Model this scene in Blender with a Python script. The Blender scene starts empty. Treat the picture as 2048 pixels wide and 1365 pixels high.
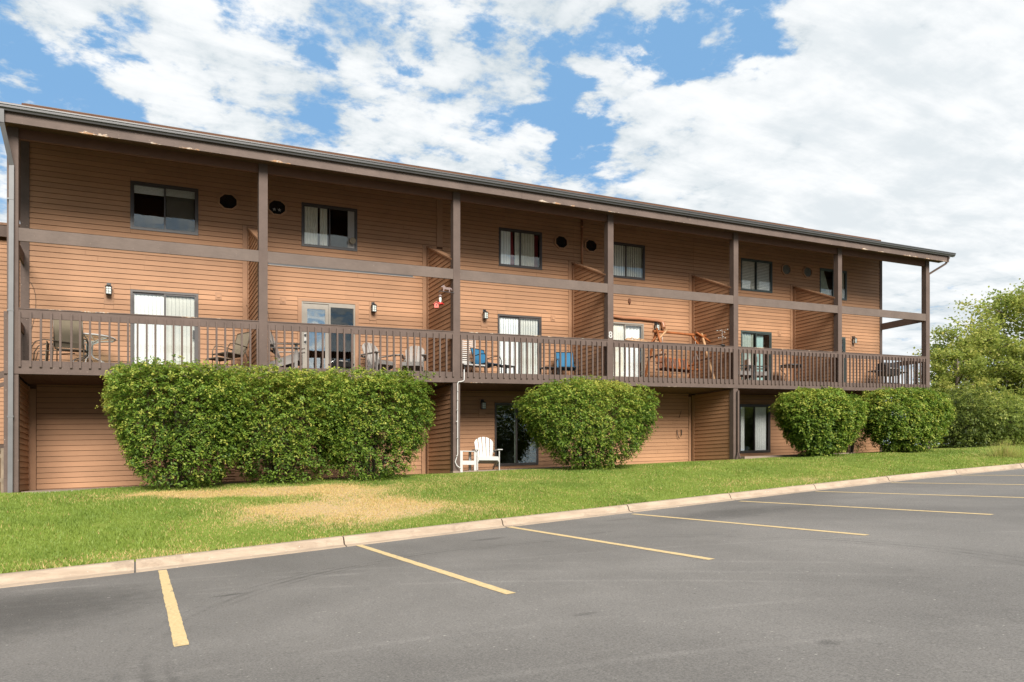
import bpy, math, random
import numpy as np
from mathutils import Vector, Matrix

random.seed(7)
rng = np.random.default_rng(11)
C = bpy.context.scene.collection
SC = bpy.context.scene
K = 0.0395            # the whole site climbs gently to the right
R = math.radians

# ------------------------------------------------------------------ camera
CAMX, CAMY, YAW, FPX = 2.1738, -18.015, 0.4729, 1482.07
cd = bpy.data.cameras.new('camera')
cam = bpy.data.objects.new('camera', cd); C.objects.link(cam)
cam.location = (CAMX, CAMY, 0.0)
cam.rotation_euler = (R(90), 0, -YAW)
cd.sensor_width = 36.0
cd.lens = FPX / 2048 * 36
cd.shift_y = (953.66 - 682.5) / 2048
cd.clip_start = 0.1; cd.clip_end = 3000
SC.camera = cam

# ------------------------------------------------------------------ look
SC.render.engine = 'CYCLES'
SC.view_settings.view_transform = 'Standard'
try: SC.view_settings.look = 'None'
except Exception: pass
SC.view_settings.gamma = 1.0
SC.view_settings.use_curve_mapping = False
SC.view_settings.exposure = 1.36
SC.cycles.max_bounces = 7
SC.cycles.diffuse_bounces = 4
SC.cycles.glossy_bounces = 3
SC.cycles.transparent_max_bounces = 8
SC.cycles.caustics_reflective = False
SC.cycles.caustics_refractive = False
SC.cycles.use_denoising = True

SUN_EL, SUN_AZ = R(33), R(186)      # azimuth clockwise from +Y
sd = bpy.data.lights.new('sun', 'SUN'); sd.energy = 2.85; sd.angle = R(31); sd.color = (1.0, 0.95, 0.88)
sun = bpy.data.objects.new('sun', sd); C.objects.link(sun)
sv = Vector((math.sin(SUN_AZ) * math.cos(SUN_EL), math.cos(SUN_AZ) * math.cos(SUN_EL), math.sin(SUN_EL)))
sun.rotation_euler = sv.to_track_quat('Z', 'Y').to_euler()
sun.location = (0, -20, 30)

world = bpy.data.worlds.new('World'); SC.world = world; world.use_nodes = True


class NT:
    """small helper for building node trees"""
    def __init__(s, tree):
        s.t = tree; s.n = tree.nodes; s.l = tree.links
    def new(s, typ, **kw):
        nd = s.n.new(typ)
        for k, v in kw.items(): setattr(nd, k, v)
        return nd
    def put(s, sock, v):
        if hasattr(v, 'is_output') or isinstance(v, bpy.types.NodeSocket): s.l.new(v, sock)
        else:
            if isinstance(v, (tuple, list)) and len(v) == 3 and sock.type == 'RGBA': v = (*v, 1)
            sock.default_value = v
    def math(s, op, a, b=0.0, c=None, clamp=False):
        nd = s.new('ShaderNodeMath', operation=op, use_clamp=clamp)
        s.put(nd.inputs[0], a); s.put(nd.inputs[1], b)
        if c is not None: s.put(nd.inputs[2], c)
        return nd.outputs[0]
    def vmath(s, op, a, b=(0, 0, 0)):
        nd = s.new('ShaderNodeVectorMath', operation=op)
        s.put(nd.inputs[0], a); s.put(nd.inputs[1], b)
        return nd.outputs['Value'] if op in ('DOT_PRODUCT', 'LENGTH', 'DISTANCE') else nd.outputs['Vector']
    def noise(s, vec, scale, detail=4, rough=.55, dist=0.0, dim='3D'):
        nd = s.new('ShaderNodeTexNoise', noise_dimensions=dim)
        s.put(nd.inputs['Vector'], vec); s.put(nd.inputs['Scale'], scale)
        s.put(nd.inputs['Detail'], detail); s.put(nd.inputs['Roughness'], rough); s.put(nd.inputs['Distortion'], dist)
        return nd.outputs['Fac']
    def ramp(s, v, lo, hi, a=0.0, b=1.0, smooth=True):
        nd = s.new('ShaderNodeMapRange', interpolation_type='SMOOTHSTEP' if smooth else 'LINEAR', clamp=True)
        s.put(nd.inputs['Value'], v)
        for q, w in zip(('From Min', 'From Max', 'To Min', 'To Max'), (lo, hi, a, b)): s.put(nd.inputs[q], w)
        return nd.outputs['Result']
    def mix(s, f, a, b, mode='MIX'):
        nd = s.new('ShaderNodeMix', data_type='RGBA', blend_type=mode)
        s.put(nd.inputs['Factor'], f); s.put(nd.inputs[6], a); s.put(nd.inputs[7], b)
        return nd.outputs[2]
    def scalev(s, vec, xyz):
        nd = s.new('ShaderNodeMapping'); s.put(nd.inputs['Vector'], vec); nd.inputs['Scale'].default_value = xyz
        return nd.outputs['Vector']
    def sep(s, v):
        nd = s.new('ShaderNodeSeparateXYZ'); s.put(nd.inputs[0], v); return nd.outputs
    def comb(s, x, y, z):
        nd = s.new('ShaderNodeCombineXYZ'); s.put(nd.inputs[0], x); s.put(nd.inputs[1], y); s.put(nd.inputs[2], z)
        return nd.outputs[0]


# ------------------------------------------------------------------ sky with broken cloud
def viewdir(u, v):
    t = (u - 1024) / FPX
    d = Vector((t * math.cos(YAW) + math.sin(YAW), -t * math.sin(YAW) + math.cos(YAW), (953.66 - v) / FPX))
    return d.normalized()


w = NT(world.node_tree)
w.n.clear()
out = w.new('ShaderNodeOutputWorld'); bg = w.new('ShaderNodeBackground')
sky = w.new('ShaderNodeTexSky', sky_type='NISHITA')
sky.sun_disc = False; sky.sun_elevation = SUN_EL; sky.sun_rotation = SUN_AZ; sky.altitude = 1500
sky.air_density = 1.0; sky.dust_density = 0.6; sky.ozone_density = 2.0
tc = w.new('ShaderNodeTexCoord')
D3 = tc.outputs['Generated']
sx, sy, sz = w.sep(D3)
zz = w.math('ADD', w.math('MAXIMUM', sz, 0.0), 0.08)
px = w.math('DIVIDE', sx, zz); py = w.math('DIVIDE', sy, zz)
P = w.comb(px, py, 0.0)
big = w.noise(P, 0.95, 3, .5)
fine = w.noise(P, 4.3, 12, .60, .15)
wisp = w.noise(w.scalev(P, (1.4, 3.4, 1)), 1.6, 10, .62, .3)
fine2 = w.noise(P, 10.5, 8, .65, .1)
dens = w.math('ADD', w.math('ADD', w.math('ADD', w.math('MULTIPLY', w.math('SUBTRACT', fine, .5), 1.5), w.math('MULTIPLY', w.math('SUBTRACT', fine2, .5), .85)), .605), w.math('MULTIPLY', w.math('SUBTRACT', big, .5), .45))
# openings in the cloud deck and its thicker banks
warp = w.vmath('ADD', D3, w.vmath('MULTIPLY', w.vmath('SUBTRACT', w.new('ShaderNodeTexNoise').outputs['Color'], (.5, .5, .5)), (.0, .0, .0)))
for (u, v, r0, r1, amp) in [
        (50, 110, .02, .13, -.15), (150, 160, .01, .06, -.06), (340, 240, .01, .06, -.12), (960, 30, .01, .05, -.13), (1120, 190, .01, .06, -.20),
        (1165, 300, .01, .045, -.15), (1430, 70, .02, .10, -.21), (1250, 60, .02, .06, -.15), (1330, 140, .01, .06, -.16), (830, 100, .01, .04, -.11),
        (640, 175, .01, .035, -.09), (500, 30, .01, .05, -.10), (1560, 30, .02, .06, -.20), (240, 60, .01, .05, -.08), (0, 300, .02, .08, -.10),
        (430, 140, .02, .10, .08), (650, 100, .02, .08, .05), (1080, 90, .02, .06, .08), (1450, 330, .05, .22, .16), (1850, 250, .1, .32, .22),
        (700, 330, .05, .16, .08), (1290, 210, .01, .05, .12), (1950, 60, .05, .2, .16), (1900, 550, .1, .3, .10)]:
    c = viewdir(u, v)
    dt = w.vmath('DISTANCE', D3, tuple(c))
    dt = w.math('ADD', dt, w.math('MULTIPLY', w.math('SUBTRACT', fine, .5), .16))
    dens = w.math('ADD', dens, w.ramp(dt, r0, r1, amp, 0.0))
alpha = w.ramp(dens, .40, .66)
alpha = w.math('MULTIPLY', alpha, .985)
# blue: the physical sky, pushed to the deep altitude blue of the photograph
blue = w.mix(.9, sky.outputs['Color'], (1.2, 2.4, 4.0))
haze_low = w.ramp(sz, .12, .42, .55, 0.0)
blue = w.mix(haze_low, blue, (2.6, 3.6, 4.6))
shade = w.ramp(w.math('ADD', w.math('MULTIPLY', wisp, .6), w.math('MULTIPLY', fine, .4)), .40, .62)
thick = w.ramp(dens, .55, .80)
ccol = w.mix(shade, (3.35, 3.75, 4.0), (5.2, 5.3, 5.35))
ccol = w.mix(w.math('MULTIPLY', thick, .35), ccol, (5.6, 5.65, 5.65))
col = w.mix(alpha, blue, ccol)
below = w.ramp(sz, -.05, .01)
col = w.mix(below, (1.2, 1.1, .95), col)
w.l.new(col, bg.inputs['Color'])
bg.inputs['Strength'].default_value = 0.075
w.l.new(bg.outputs[0], out.inputs[0])


# ------------------------------------------------------------------ materials
MATS = {}


def base_mat(name):
    m = bpy.data.materials.new(name); m.use_nodes = True
    t = NT(m.node_tree); b = m.node_tree.nodes['Principled BSDF']
    MATS[name] = m
    return m, t, b


def setb(b, rough=.7, spec=.3, metal=0.0):
    b.inputs['Roughness'].default_value = rough
    b.inputs['Specular IOR Level'].default_value = spec
    b.inputs['Metallic'].default_value = metal


def bump(t, b, h, strength=.3, dist=.01):
    nd = t.new('ShaderNodeBump'); t.put(nd.inputs['Height'], h)
    nd.inputs['Strength'].default_value = strength; nd.inputs['Distance'].default_value = dist
    t.l.new(nd.outputs[0], b.inputs['Normal'])


def pos(t): return t.new('ShaderNodeNewGeometry').outputs['Position']


def simple(name, col, rough=.65, var=.15, scale=5., bs=60., bstr=.15, metal=0., spec=.3):
    m, t, b = base_mat(name); setb(b, rough, spec, metal)
    p = pos(t)
    n = t.noise(p, scale, 5, .6)
    k = t.ramp(n, .25, .75, 1 - var, 1 + var, False)
    c = t.vmath('SCALE', col); nd = c.node; t.put(nd.inputs['Scale'], k)
    t.l.new(c, b.inputs['Base Color'])
    if bstr: bump(t, b, t.noise(p, bs, 3), bstr, .004)
    return m


def level_z(t, p):
    x, y, z = t.sep(p)
    return t.math('SUBTRACT', z, t.math('MULTIPLY', x, K)), x, y, z


def siding_mat(name, col, dirt=.0):
    m, t, b = base_mat(name); setb(b, .62, .25)
    p = pos(t); lz, x, y, z = level_z(t, p)
    row = t.math('FLOOR', t.math('DIVIDE', t.math('SUBTRACT', lz, 2.302), .124))
    bay = t.math('FLOOR', t.math('DIVIDE', x, 2.44))
    wn = t.new('ShaderNodeTexWhiteNoise', noise_dimensions='2D'); t.put(wn.inputs['Vector'], t.comb(row, bay, 0.0))
    k = t.ramp(wn.outputs['Value'], 0, 1, .91, 1.07, False)
    big = t.ramp(t.noise(p, .9, 4, .6), .3, .7, .90, 1.08, False)
    grain = t.ramp(t.noise(t.scalev(p, (2.5, 2.5, 70)), 3, 6, .65), .3, .7, .93, 1.06, False)
    kk = t.math('MULTIPLY', t.math('MULTIPLY', k, big), grain)
    v = t.vmath('SCALE', col); t.put(v.node.inputs['Scale'], kk)
    faded = t.mix(t.ramp(t.noise(t.scalev(p, (.7, .7, 5)), 1.2, 6, .7), .52, .75, 0, .30), v, (col[0] * 1.12, col[1] * 1.18, col[2] * 1.25))
    scr = t.ramp(t.noise(t.scalev(p, (3, 3, 26)), 4, 3, .7), .70, .76, 0, .5)
    faded = t.mix(scr, faded, (col[0] * .75, col[1] * .72, col[2] * .72))
    t.l.new(faded, b.inputs['Base Color'])
    bump(t, b, t.math('ADD', t.noise(t.scalev(p, (4, 4, 120)), 3, 4, .6), t.math('MULTIPLY', t.noise(p, 130, 2), .4)), .35, .003)
    return m


def trim_mat(name, col, peel=None, runs=()):
    """weathered brown trim; peel=(height, reach, amount, near_top): flaking along one edge"""
    m, t, b = base_mat(name); setb(b, .7, .2)
    p = pos(t); lz, x, y, z = level_z(t, p)
    k = t.ramp(t.noise(p, 1.6, 6, .65), .3, .7, .84, 1.14, False)
    g = t.ramp(t.noise(t.scalev(p, (1.2, 8, 8)), 7, 6, .7), .3, .7, .90, 1.08, False)
    v = t.vmath('SCALE', col); t.put(v.node.inputs['Scale'], t.math('MULTIPLY', k, g))
    nick = t.ramp(t.noise(p, 26, 2, .5), .735, .76, 0, .8)
    c = t.mix(nick, v, (.36, .28, .22))
    dark = t.ramp(t.noise(t.scalev(p, (.8, 3, 9)), 3.1, 5, .7), .63, .70, 0, .55)
    c = t.mix(dark, c, (.05, .036, .03))
    if peel:
        zr, reach, amt = peel
        d = t.math('DIVIDE', t.math('ABSOLUTE', t.math('SUBTRACT', lz, zr)), reach)
        along = t.ramp(t.noise(t.comb(x, 0.0, 0.0), 1.1, 3, .7), .38, .62, -.16, amt, False)
        if runs:
            tot = None
            for (xa, xb) in runs:
                q = t.ramp(t.math('ABSOLUTE', t.math('SUBTRACT', x, (xa + xb) / 2)), (xb - xa) / 2 * .7, (xb - xa) / 2 * 1.2, 0.0, -.22)
                tot = q if tot is None else t.math('MAXIMUM', tot, q)
            along = t.math('ADD', along, tot)
        n = t.noise(t.scalev(p, (.55, 1, 2.2)), 16, 7, .8)
        s = t.math('ADD', n, t.math('SUBTRACT', along, t.math('MULTIPLY', d, .42)))
        mask = t.ramp(s, .60, .625)
        tone = t.noise(p, 14, 4, .7)
        flake = t.mix(t.ramp(tone, .42, .58), (.46, .39, .31), (.33, .18, .09))
        c = t.mix(mask, c, flake)
    t.l.new(c, b.inputs['Base Color'])
    bump(t, b, t.noise(t.scalev(p, (3, 16, 16)), 8, 5, .65), .4, .004)
    return m


SID = (.365, .195, .104)
TRM = (.112, .080, .065)
M_sid = siding_mat('siding_paint', SID)
M_sidtrim = simple('siding_trim_paint', (.335, .182, .101), .6, .08, 3, 90, .12)
M_sheath = simple('sheathing_dark', (.10, .048, .026), .9, .1)
M_trim = trim_mat('brown_trim_paint', TRM)
M_fascia = trim_mat('fascia_paint', (.125, .092, .076), (7.04, .09, .30), [(.9, 4.0), (4.9, 5.6), (11.6, 15.2), (24.6, 26.2), (26.9, 30.2)])
M_rail = trim_mat('handrail_paint', TRM, (3.43, .05, .24), [(-.2, 2.0), (2.6, 4.2), (9.8, 14.6), (20, 24.3)])
M_rim = trim_mat('rim_board_paint', (.108, .077, .063), (2.085, .06, .20), [(8.2, 12.5), (16, 18), (25, 27)])
M_beam = trim_mat('mid_beam_paint', (.130, .098, .080), (5.075, .12, -.02))
M_header = simple('header_paint', (.105, .050, .028), .65, .1)
M_gutter = simple('gutter_metal', (.06, .058, .056), .38, .12, 2, 40, .05, .0, .5)
M_spout = simple('downspout_metal', (.115, .112, .11), .45, .25, 1.5, 30, .08, 0, .45)
M_soffit = simple('soffit_paint', (.10, .052, .032), .8, .12)
M_frame = simple('window_frame_bronze', (.055, .045, .040), .4, .1, 4, 30, 0, .0, .5)
M_framel = simple('window_frame_light', (.25, .22, .18), .45, .1, 4, 30, 0, .0, .5)
M_frameg = simple('window_frame_greenish', (.045, .060, .055), .4, .1, 4, 30, 0, .0, .5)
M_white = simple('white_paint', (.50, .485, .455), .5, .1, 4, 60, .1)
M_whiteblind = simple('white_blind', (.90, .90, .87), .7, .05, 3, 50, 0)
M_cream = simple('cream_fabric', (.74, .70, .60), .85, .12, 6)
M_redcloth = simple('red_fabric', (.18, .02, .025), .85, .12, 6)
M_darkcloth = simple('grey_green_fabric', (.28, .31, .25), .85, .2, 6)
M_tealcloth = simple('pale_teal_fabric', (.35, .50, .48), .85, .1, 6)
M_room = simple('interior_paint', (.12, .10, .085), .9, .1)
M_screen = simple('insect_screen', (.15, .135, .115), .8, .1, 6)
M_black = simple('black_metal', (.018, .018, .018), .45, .1, 6, 60, .05, 0, .5)
M_blackcloth = simple('black_cover', (.02, .02, .022), .75, .2, 6)
M_tan = simple('tan_sling', (.20, .165, .115), .8, .1, 8, 200, .3)
M_tanframe = simple('tan_tube', (.11, .085, .06), .45, .1, 6, 60, 0, .3, .5)
M_greyplastic = simple('grey_plastic', (.30, .275, .25), .55, .08, 5, 60, .05)
M_blue = simple('blue_sling', (.022, .125, .235), .75, .1, 8, 200, .25)
M_log = simple('cedar_log', (.30, .095, .028), .6, .35, 9, 50, .5)
M_logpale = simple('pale_log', (.42, .24, .12), .65, .3, 9, 50, .5)
M_logdark = simple('dark_cedar', (.13, .05, .025), .6, .3, 9, 50, .5)
M_copper = simple('painted_pipe', (.34, .15, .075), .4, .12, 4, 40, .1, 0, .5)
M_red = simple('red_plastic', (.65, .02, .02), .35, .05, 6, 60, 0, 0, .5)
M_salmon = simple('faded_red_paint', (.66, .16, .12), .6, .1, 6)
M_rust = simple('pinkish_sheet_metal', (.20, .14, .125), .6, .2, 20)
M_chain = simple('grey_chain', (.45, .43, .40), .4, .1, 20, 60, 0, .6)
M_lampglass = simple('frosted_lamp_glass', (.62, .66, .60), .25, .08, 10, 60, 0, 0, .5)
M_shingle = simple('brown_shingle', (.22, .13, .085), .9, .35, 14, 90, .6)
M_bark = simple('grey_brown_bark', (.13, .10, .075), .9, .3, 9, 60, .7)
M_stemdark = simple('dark_twig', (.05, .038, .025), .9, .3, 9)
M_fence = simple('weathered_fence_wood', (.22, .17, .12), .85, .4, 5, 60, .5)
M_concrete = simple('patio_concrete', (.24, .18, .14), .85, .15, 3, 60, .3)
M_pebble = simple('pale_pebbles', (.5, .46, .42), .8, .3, 30)


def glass_mat(name, tint, refl):
    m = bpy.data.materials.new(name); m.use_nodes = True; t = NT(m.node_tree)
    t.n.clear(); o = t.new('ShaderNodeOutputMaterial')
    tr = t.new('ShaderNodeBsdfTransparent'); tr.inputs[0].default_value = (*tint, 1)
    gl = t.new('ShaderNodeBsdfGlossy'); gl.inputs['Color'].default_value = (.92, .96, .95, 1); gl.inputs['Roughness'].default_value = .015
    p = pos(t)
    nd = t.new('ShaderNodeBump'); t.put(nd.inputs['Height'], t.noise(p, 1.6, 2)); nd.inputs['Strength'].default_value = .12; nd.inputs['Distance'].default_value = .02
    t.l.new(nd.outputs[0], gl.inputs['Normal'])
    fr = t.new('ShaderNodeLayerWeight'); fr.inputs['Blend'].default_value = .5
    f = t.math('ADD', t.math('MULTIPLY', t.math('POWER', fr.outputs['Facing'], 5.0), .9), refl + .045, clamp=True)
    mx = t.new('ShaderNodeMixShader'); t.l.new(f, mx.inputs[0]); t.l.new(tr.outputs[0], mx.inputs[1]); t.l.new(gl.outputs[0], mx.inputs[2])
    t.l.new(mx.outputs[0], o.inputs[0]); MATS[name] = m
    return m


M_glass = glass_mat('window_glass', (.985, .995, .99), .035)
M_glassd = glass_mat('screened_glass', (.90, .905, .885), .02)
M_glassb = glass_mat('reflective_door_glass', (.93, .95, .95), .30)
M_tableglass = glass_mat('table_glass', (.80, .86, .84), .05)


def leaf_mat(name, dark, mid, light, trans=.35):
    m = bpy.data.materials.new(name); m.use_nodes = True; t = NT(m.node_tree)
    t.n.clear(); o = t.new('ShaderNodeOutputMaterial')
    at = t.new('ShaderNodeAttribute'); at.attribute_name = 'tint'
    cr = t.new('ShaderNodeValToRGB'); e = cr.color_ramp.elements
    e[0].position = 0; e[0].color = (*dark, 1); e[1].position = 1; e[1].color = (*light, 1)
    q = cr.color_ramp.elements.new(.5); q.color = (*mid, 1)
    t.l.new(at.outputs['Fac'], cr.inputs[0])
    d = t.new('ShaderNodeBsdfPrincipled'); setb(d, .55, .35)
    tr = t.new('ShaderNodeBsdfTranslucent')
    hs = t.new('ShaderNodeHueSaturation'); hs.inputs['Value'].default_value = 1.25; t.l.new(cr.outputs[0], hs.inputs['Color'])
    t.l.new(cr.outputs[0], d.inputs['Base Color']); t.l.new(hs.outputs[0], tr.inputs[0])
    mx = t.new('ShaderNodeMixShader'); mx.inputs[0].default_value = trans
    t.l.new(d.outputs[0], mx.inputs[1]); t.l.new(tr.outputs[0], mx.inputs[2]); t.l.new(mx.outputs[0], o.inputs[0])
    MATS[name] = m
    return m


M_bush = leaf_mat('bush_leaves', (.04, .085, .012), (.155, .245, .026), (.48, .45, .085))
M_hedge = leaf_mat('hedge_leaves', (.045, .07, .012), (.14, .18, .03), (.36, .36, .09), .4)
M_tree = leaf_mat('tree_leaves', (.10, .15, .028), (.27, .32, .06), (.52, .47, .12), .5)
M_grass = leaf_mat('grass_blades', (.095, .165, .022), (.235, .305, .05), (.62, .42, .19), .3)


# lawn soil sheet
def lawn_material():
    m, t, b = base_mat('lawn_ground'); setb(b, .95, .05)
    at = t.new('ShaderNodeAttribute'); at.attribute_name = 'dry'
    p = pos(t)
    n = t.noise(p, 24, 5, .7)
    d = t.ramp(t.math('ADD', at.outputs['Fac'], t.math('MULTIPLY', t.math('SUBTRACT', n, .5), .8)), .3, .75)
    g = t.mix(t.noise(p, 40, 4, .7), (.10, .14, .024), (.21, .245, .05))
    s = t.mix(t.noise(p, 45, 4, .7), (.32, .22, .12), (.52, .38, .22))
    t.l.new(t.mix(d, g, s), b.inputs['Base Color'])
    bump(t, b, t.noise(p, 60, 4), .6, .02)
    return m


def asphalt_material():
    m, t, b = base_mat('asphalt'); setb(b, .82, .25)
    p = pos(t)
    agg = t.noise(p, 62, 4, .8)
    fine = t.noise(p, 34, 3, .7)
    big = t.noise(p, .22, 4, .55, .3)
    mid = t.noise(t.scalev(p, (1, .45, 1)), 1.3, 7, .75)
    k = t.math('MULTIPLY', t.ramp(agg, .3, .7, .58, 1.45, False), t.ramp(big, .3, .7, .70, 1.22, False))
    k = t.math('MULTIPLY', k, t.ramp(mid, .3, .7, .92, 1.08, False))
    k = t.math('MULTIPLY', k, t.ramp(fine, .3, .7, .93, 1.07, False))
    x, y, z = t.sep(p)
    # old oil and soot stains; the two broadest patches are painted car shadows
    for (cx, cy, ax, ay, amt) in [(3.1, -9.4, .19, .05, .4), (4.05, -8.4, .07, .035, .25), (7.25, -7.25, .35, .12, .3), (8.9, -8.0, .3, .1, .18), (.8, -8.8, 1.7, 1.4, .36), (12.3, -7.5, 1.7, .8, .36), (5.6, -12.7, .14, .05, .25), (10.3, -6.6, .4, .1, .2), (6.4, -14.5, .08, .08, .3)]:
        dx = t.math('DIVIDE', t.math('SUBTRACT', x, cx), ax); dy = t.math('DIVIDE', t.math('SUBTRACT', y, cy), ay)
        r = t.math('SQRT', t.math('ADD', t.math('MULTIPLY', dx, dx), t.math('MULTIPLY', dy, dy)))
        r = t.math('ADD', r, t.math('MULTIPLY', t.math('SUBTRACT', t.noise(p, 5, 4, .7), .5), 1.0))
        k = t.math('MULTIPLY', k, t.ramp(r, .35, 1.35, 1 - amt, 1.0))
    # tyre marks: long arcs
    for (cx, cy, rad, amt, wd) in [(6.4, -12.2, 4.15, -.30, .04), (6.4, -12.2, 4.00, -.2, .03), (6.4, -12.2, 4.32, -.2, .03),
                                   (-3.0, -22.0, 14.2, .18, .05), (-3.0, -22.0, 15.4, .16, .06), (-6.0, -24, 18.3, .15, .06), (2.0, -26, 13.6, .16, .05), (2.0, -26, 12.4, .16, .05), (2.0, -26, 17.2, .15, .06)]:
        dx = t.math('SUBTRACT', x, cx); dy = t.math('SUBTRACT', y, cy)
        r = t.math('SQRT', t.math('ADD', t.math('MULTIPLY', dx, dx), t.math('MULTIPLY', dy, dy)))
        d = t.math('ABSOLUTE', t.math('SUBTRACT', r, rad))
        n = t.ramp(t.noise(p, .8 if rad > 5 else 1.1, 6, .75), .38, .60)
        k = t.math('MULTIPLY', k, t.math('ADD', 1.0, t.math('MULTIPLY', n, t.ramp(d, wd * .3, wd * 1.6, amt, 0.0))))
    c = t.vmath('SCALE', (.160, .147, .132)); t.put(c.node.inputs['Scale'], k)
    scuff = t.ramp(t.noise(t.scalev(p, (.35, 2.6, 1)), 1.7, 8, .75), .58, .74, 0, .20)
    c = t.mix(scuff, c, (.26, .24, .21))
    spk = t.ramp(t.noise(p, 24, 2, .5), .725, .745, 0, .8)
    c = t.mix(spk, c, (.36, .33, .29))
    c = t.mix(t.ramp(t.noise(p, 13, 3, .6), .715, .73, 0, .6), c, (.05, .045, .04))
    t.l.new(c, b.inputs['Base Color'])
    bump(t, b, t.math('ADD', agg, t.math('MULTIPLY', fine, .5)), .35, .006)
    return m


def kerb_material():
    m, t, b = base_mat('kerb_concrete'); setb(b, .85, .2)
    p = pos(t)
    n = t.noise(t.scalev(p, (.6, 3, 3)), 3, 6, .7)
    c = t.mix(t.ramp(n, .3, .7), (.30, .228, .165), (.41, .32, .235))
    c = t.mix(t.ramp(t.noise(p, 130, 2), .62, .72, 0, .5), c, (.26, .18, .14))
    c = t.mix(t.ramp(t.noise(p, 1.3, 7, .8), .52, .66, 0, .6), c, (.22, .165, .12))
    c = t.mix(t.ramp(t.noise(t.scalev(p, (1, 2, 2)), 9, 4, .7), .68, .72, 0, .7), c, (.78, .68, .58))
    t.l.new(c, b.inputs['Base Color']); bump(t, b, t.noise(p, 90, 4), .35, .005)
    return m


def line_material():
    m, t, b = base_mat('parking_paint'); setb(b, .7, .25)
    p = pos(t)
    c = t.mix(t.ramp(t.noise(p, 30, 4, .7), .3, .7), (.52, .37, .18), (.64, .48, .25))
    c = t.mix(t.ramp(t.noise(t.scalev(p, (2, 1, 1)), 5, 6, .75), .58, .68, 0, .75), c, (.28, .23, .15))
    c = t.mix(t.ramp(t.noise(p, 160, 2), .64, .74, 0, .7), c, (.16, .14, .12))
    t.l.new(c, b.inputs['Base Color']); bump(t, b, t.noise(p, 150, 3), .3, .004)
    return m


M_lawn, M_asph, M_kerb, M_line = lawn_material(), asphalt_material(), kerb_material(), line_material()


# ------------------------------------------------------------------ mesh helpers
BOXF = [(0, 3, 2, 1), (4, 5, 6, 7), (0, 1, 5, 4), (1, 2, 6, 5), (2, 3, 7, 6), (3, 0, 4, 7)]


class MB:
    def __init__(s): s.v = []; s.f = []; s.sm = []
    def hexa(s, vs):
        n = len(s.v); s.v += [tuple(q) for q in vs]
        s.f += [tuple(n + i for i in f) for f in BOXF]; s.sm += [False] * 6
        return s
    def box(s, x0, x1, y0, y1, z0, z1):
        return s.hexa([(x0, y0, z0), (x1, y0, z0), (x1, y1, z0), (x0, y1, z0), (x0, y0, z1), (x1, y0, z1), (x1, y1, z1), (x0, y1, z1)])
    def bar(s, a, b, w_, h_, up=(0, 0, 1)):
        a = Vector(a); b = Vector(b); d = (b - a).normalized(); up = Vector(up)
        if abs(d.dot(up)) > .98: up = Vector((0, 1, 0))
        sd_ = d.cross(up).normalized(); u = sd_.cross(d).normalized()
        sd_ *= w_ / 2; u *= h_ / 2
        return s.hexa([a - sd_ - u, a + sd_ - u, b + sd_ - u, b - sd_ - u, a - sd_ + u, a + sd_ + u, b + sd_ + u, b - sd_ + u])
    def tube(s, pts, r, n=6, caps=True):
        pts = [Vector(p) for p in pts]; rs = r if isinstance(r, (list, tuple)) else [r] * len(pts)
        prev = None; base = len(s.v); ref = Vector((.3, .2, .93)).normalized()
        for i, p in enumerate(pts):
            d = (pts[min(i + 1, len(pts) - 1)] - pts[max(i - 1, 0)]).normalized()
            if prev is None:
                if abs(d.dot(ref)) > .95: ref = Vector((1, 0, 0))
                u = (ref - d * ref.dot(d)).normalized()
            else: u = (prev - d * prev.dot(d)).normalized()
            prev = u; v = d.cross(u)
            for k in range(n):
                a = 2 * math.pi * k / n
                s.v.append(tuple(p + (u * math.cos(a) + v * math.sin(a)) * rs[i]))
        for i in range(len(pts) - 1):
            for k in range(n):
                a = base + i * n + k; b = base + i * n + (k + 1) % n
                s.f.append((a, b, b + n, a + n)); s.sm.append(True)
        if caps:
            s.f.append(tuple(base + k for k in reversed(range(n)))); s.sm.append(False)
            s.f.append(tuple(base + (len(pts) - 1) * n + k for k in range(n))); s.sm.append(False)
        return s
    def prism(s, poly, fn0, fn1):
        """poly: 2-d outline; fn0/fn1 map a 2-d point to the two ends"""
        n = len(s.v); m_ = len(poly)
        s.v += [tuple(fn0(*p)) for p in poly] + [tuple(fn1(*p)) for p in poly]
        s.f.append(tuple(n + i for i in reversed(range(m_)))); s.f.append(tuple(n + m_ + i for i in range(m_)))
        s.sm += [False, False]
        for i in range(m_):
            j = (i + 1) % m_; s.f.append((n + i, n + j, n + m_ + j, n + m_ + i)); s.sm.append(False)
        return s
    def lathe(s, prof, cx=0, cy=0, n=16, cz=0):
        b = len(s.v)
        for (r, z) in prof:
            for k in range(n):
                a = 2 * math.pi * k / n; s.v.append((cx + r * math.cos(a), cy + r * math.sin(a), cz + z))
        for i in range(len(prof) - 1):
            for k in range(n):
                p, q = b + i * n + k, b + i * n + (k + 1) % n
                s.f.append((p, q, q + n, p + n)); s.sm.append(True)
        s.f.append(tuple(b + k for k in reversed(range(n)))); s.sm.append(False)
        s.f.append(tuple(b + (len(prof) - 1) * n + k for k in range(n))); s.sm.append(False)
        return s
    def mesh(s, name, mt, shear):
        me = bpy.data.meshes.new(name)
        v = [(x, y, z + K * x) for x, y, z in s.v] if shear else s.v
        me.from_pydata(v, [], s.f); me.polygons.foreach_set('use_smooth', s.sm)
        me.materials.append(mt); me.update()
        return me
    def build(s, name, mt, parent=None, shear=None):
        """parts of the building are sheared with the site; furniture is not"""
        if shear is None: shear = parent is None or parent.get('_sh', 0) == 1
        o = bpy.data.objects.new(name, s.mesh(name, mt, shear)); C.objects.link(o)
        if parent is not None:
            o.parent = parent
            if shear: o['_sh'] = 1
        elif shear: o['_sh'] = 1
        return o


def box(*a): return MB().box(*a)


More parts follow.
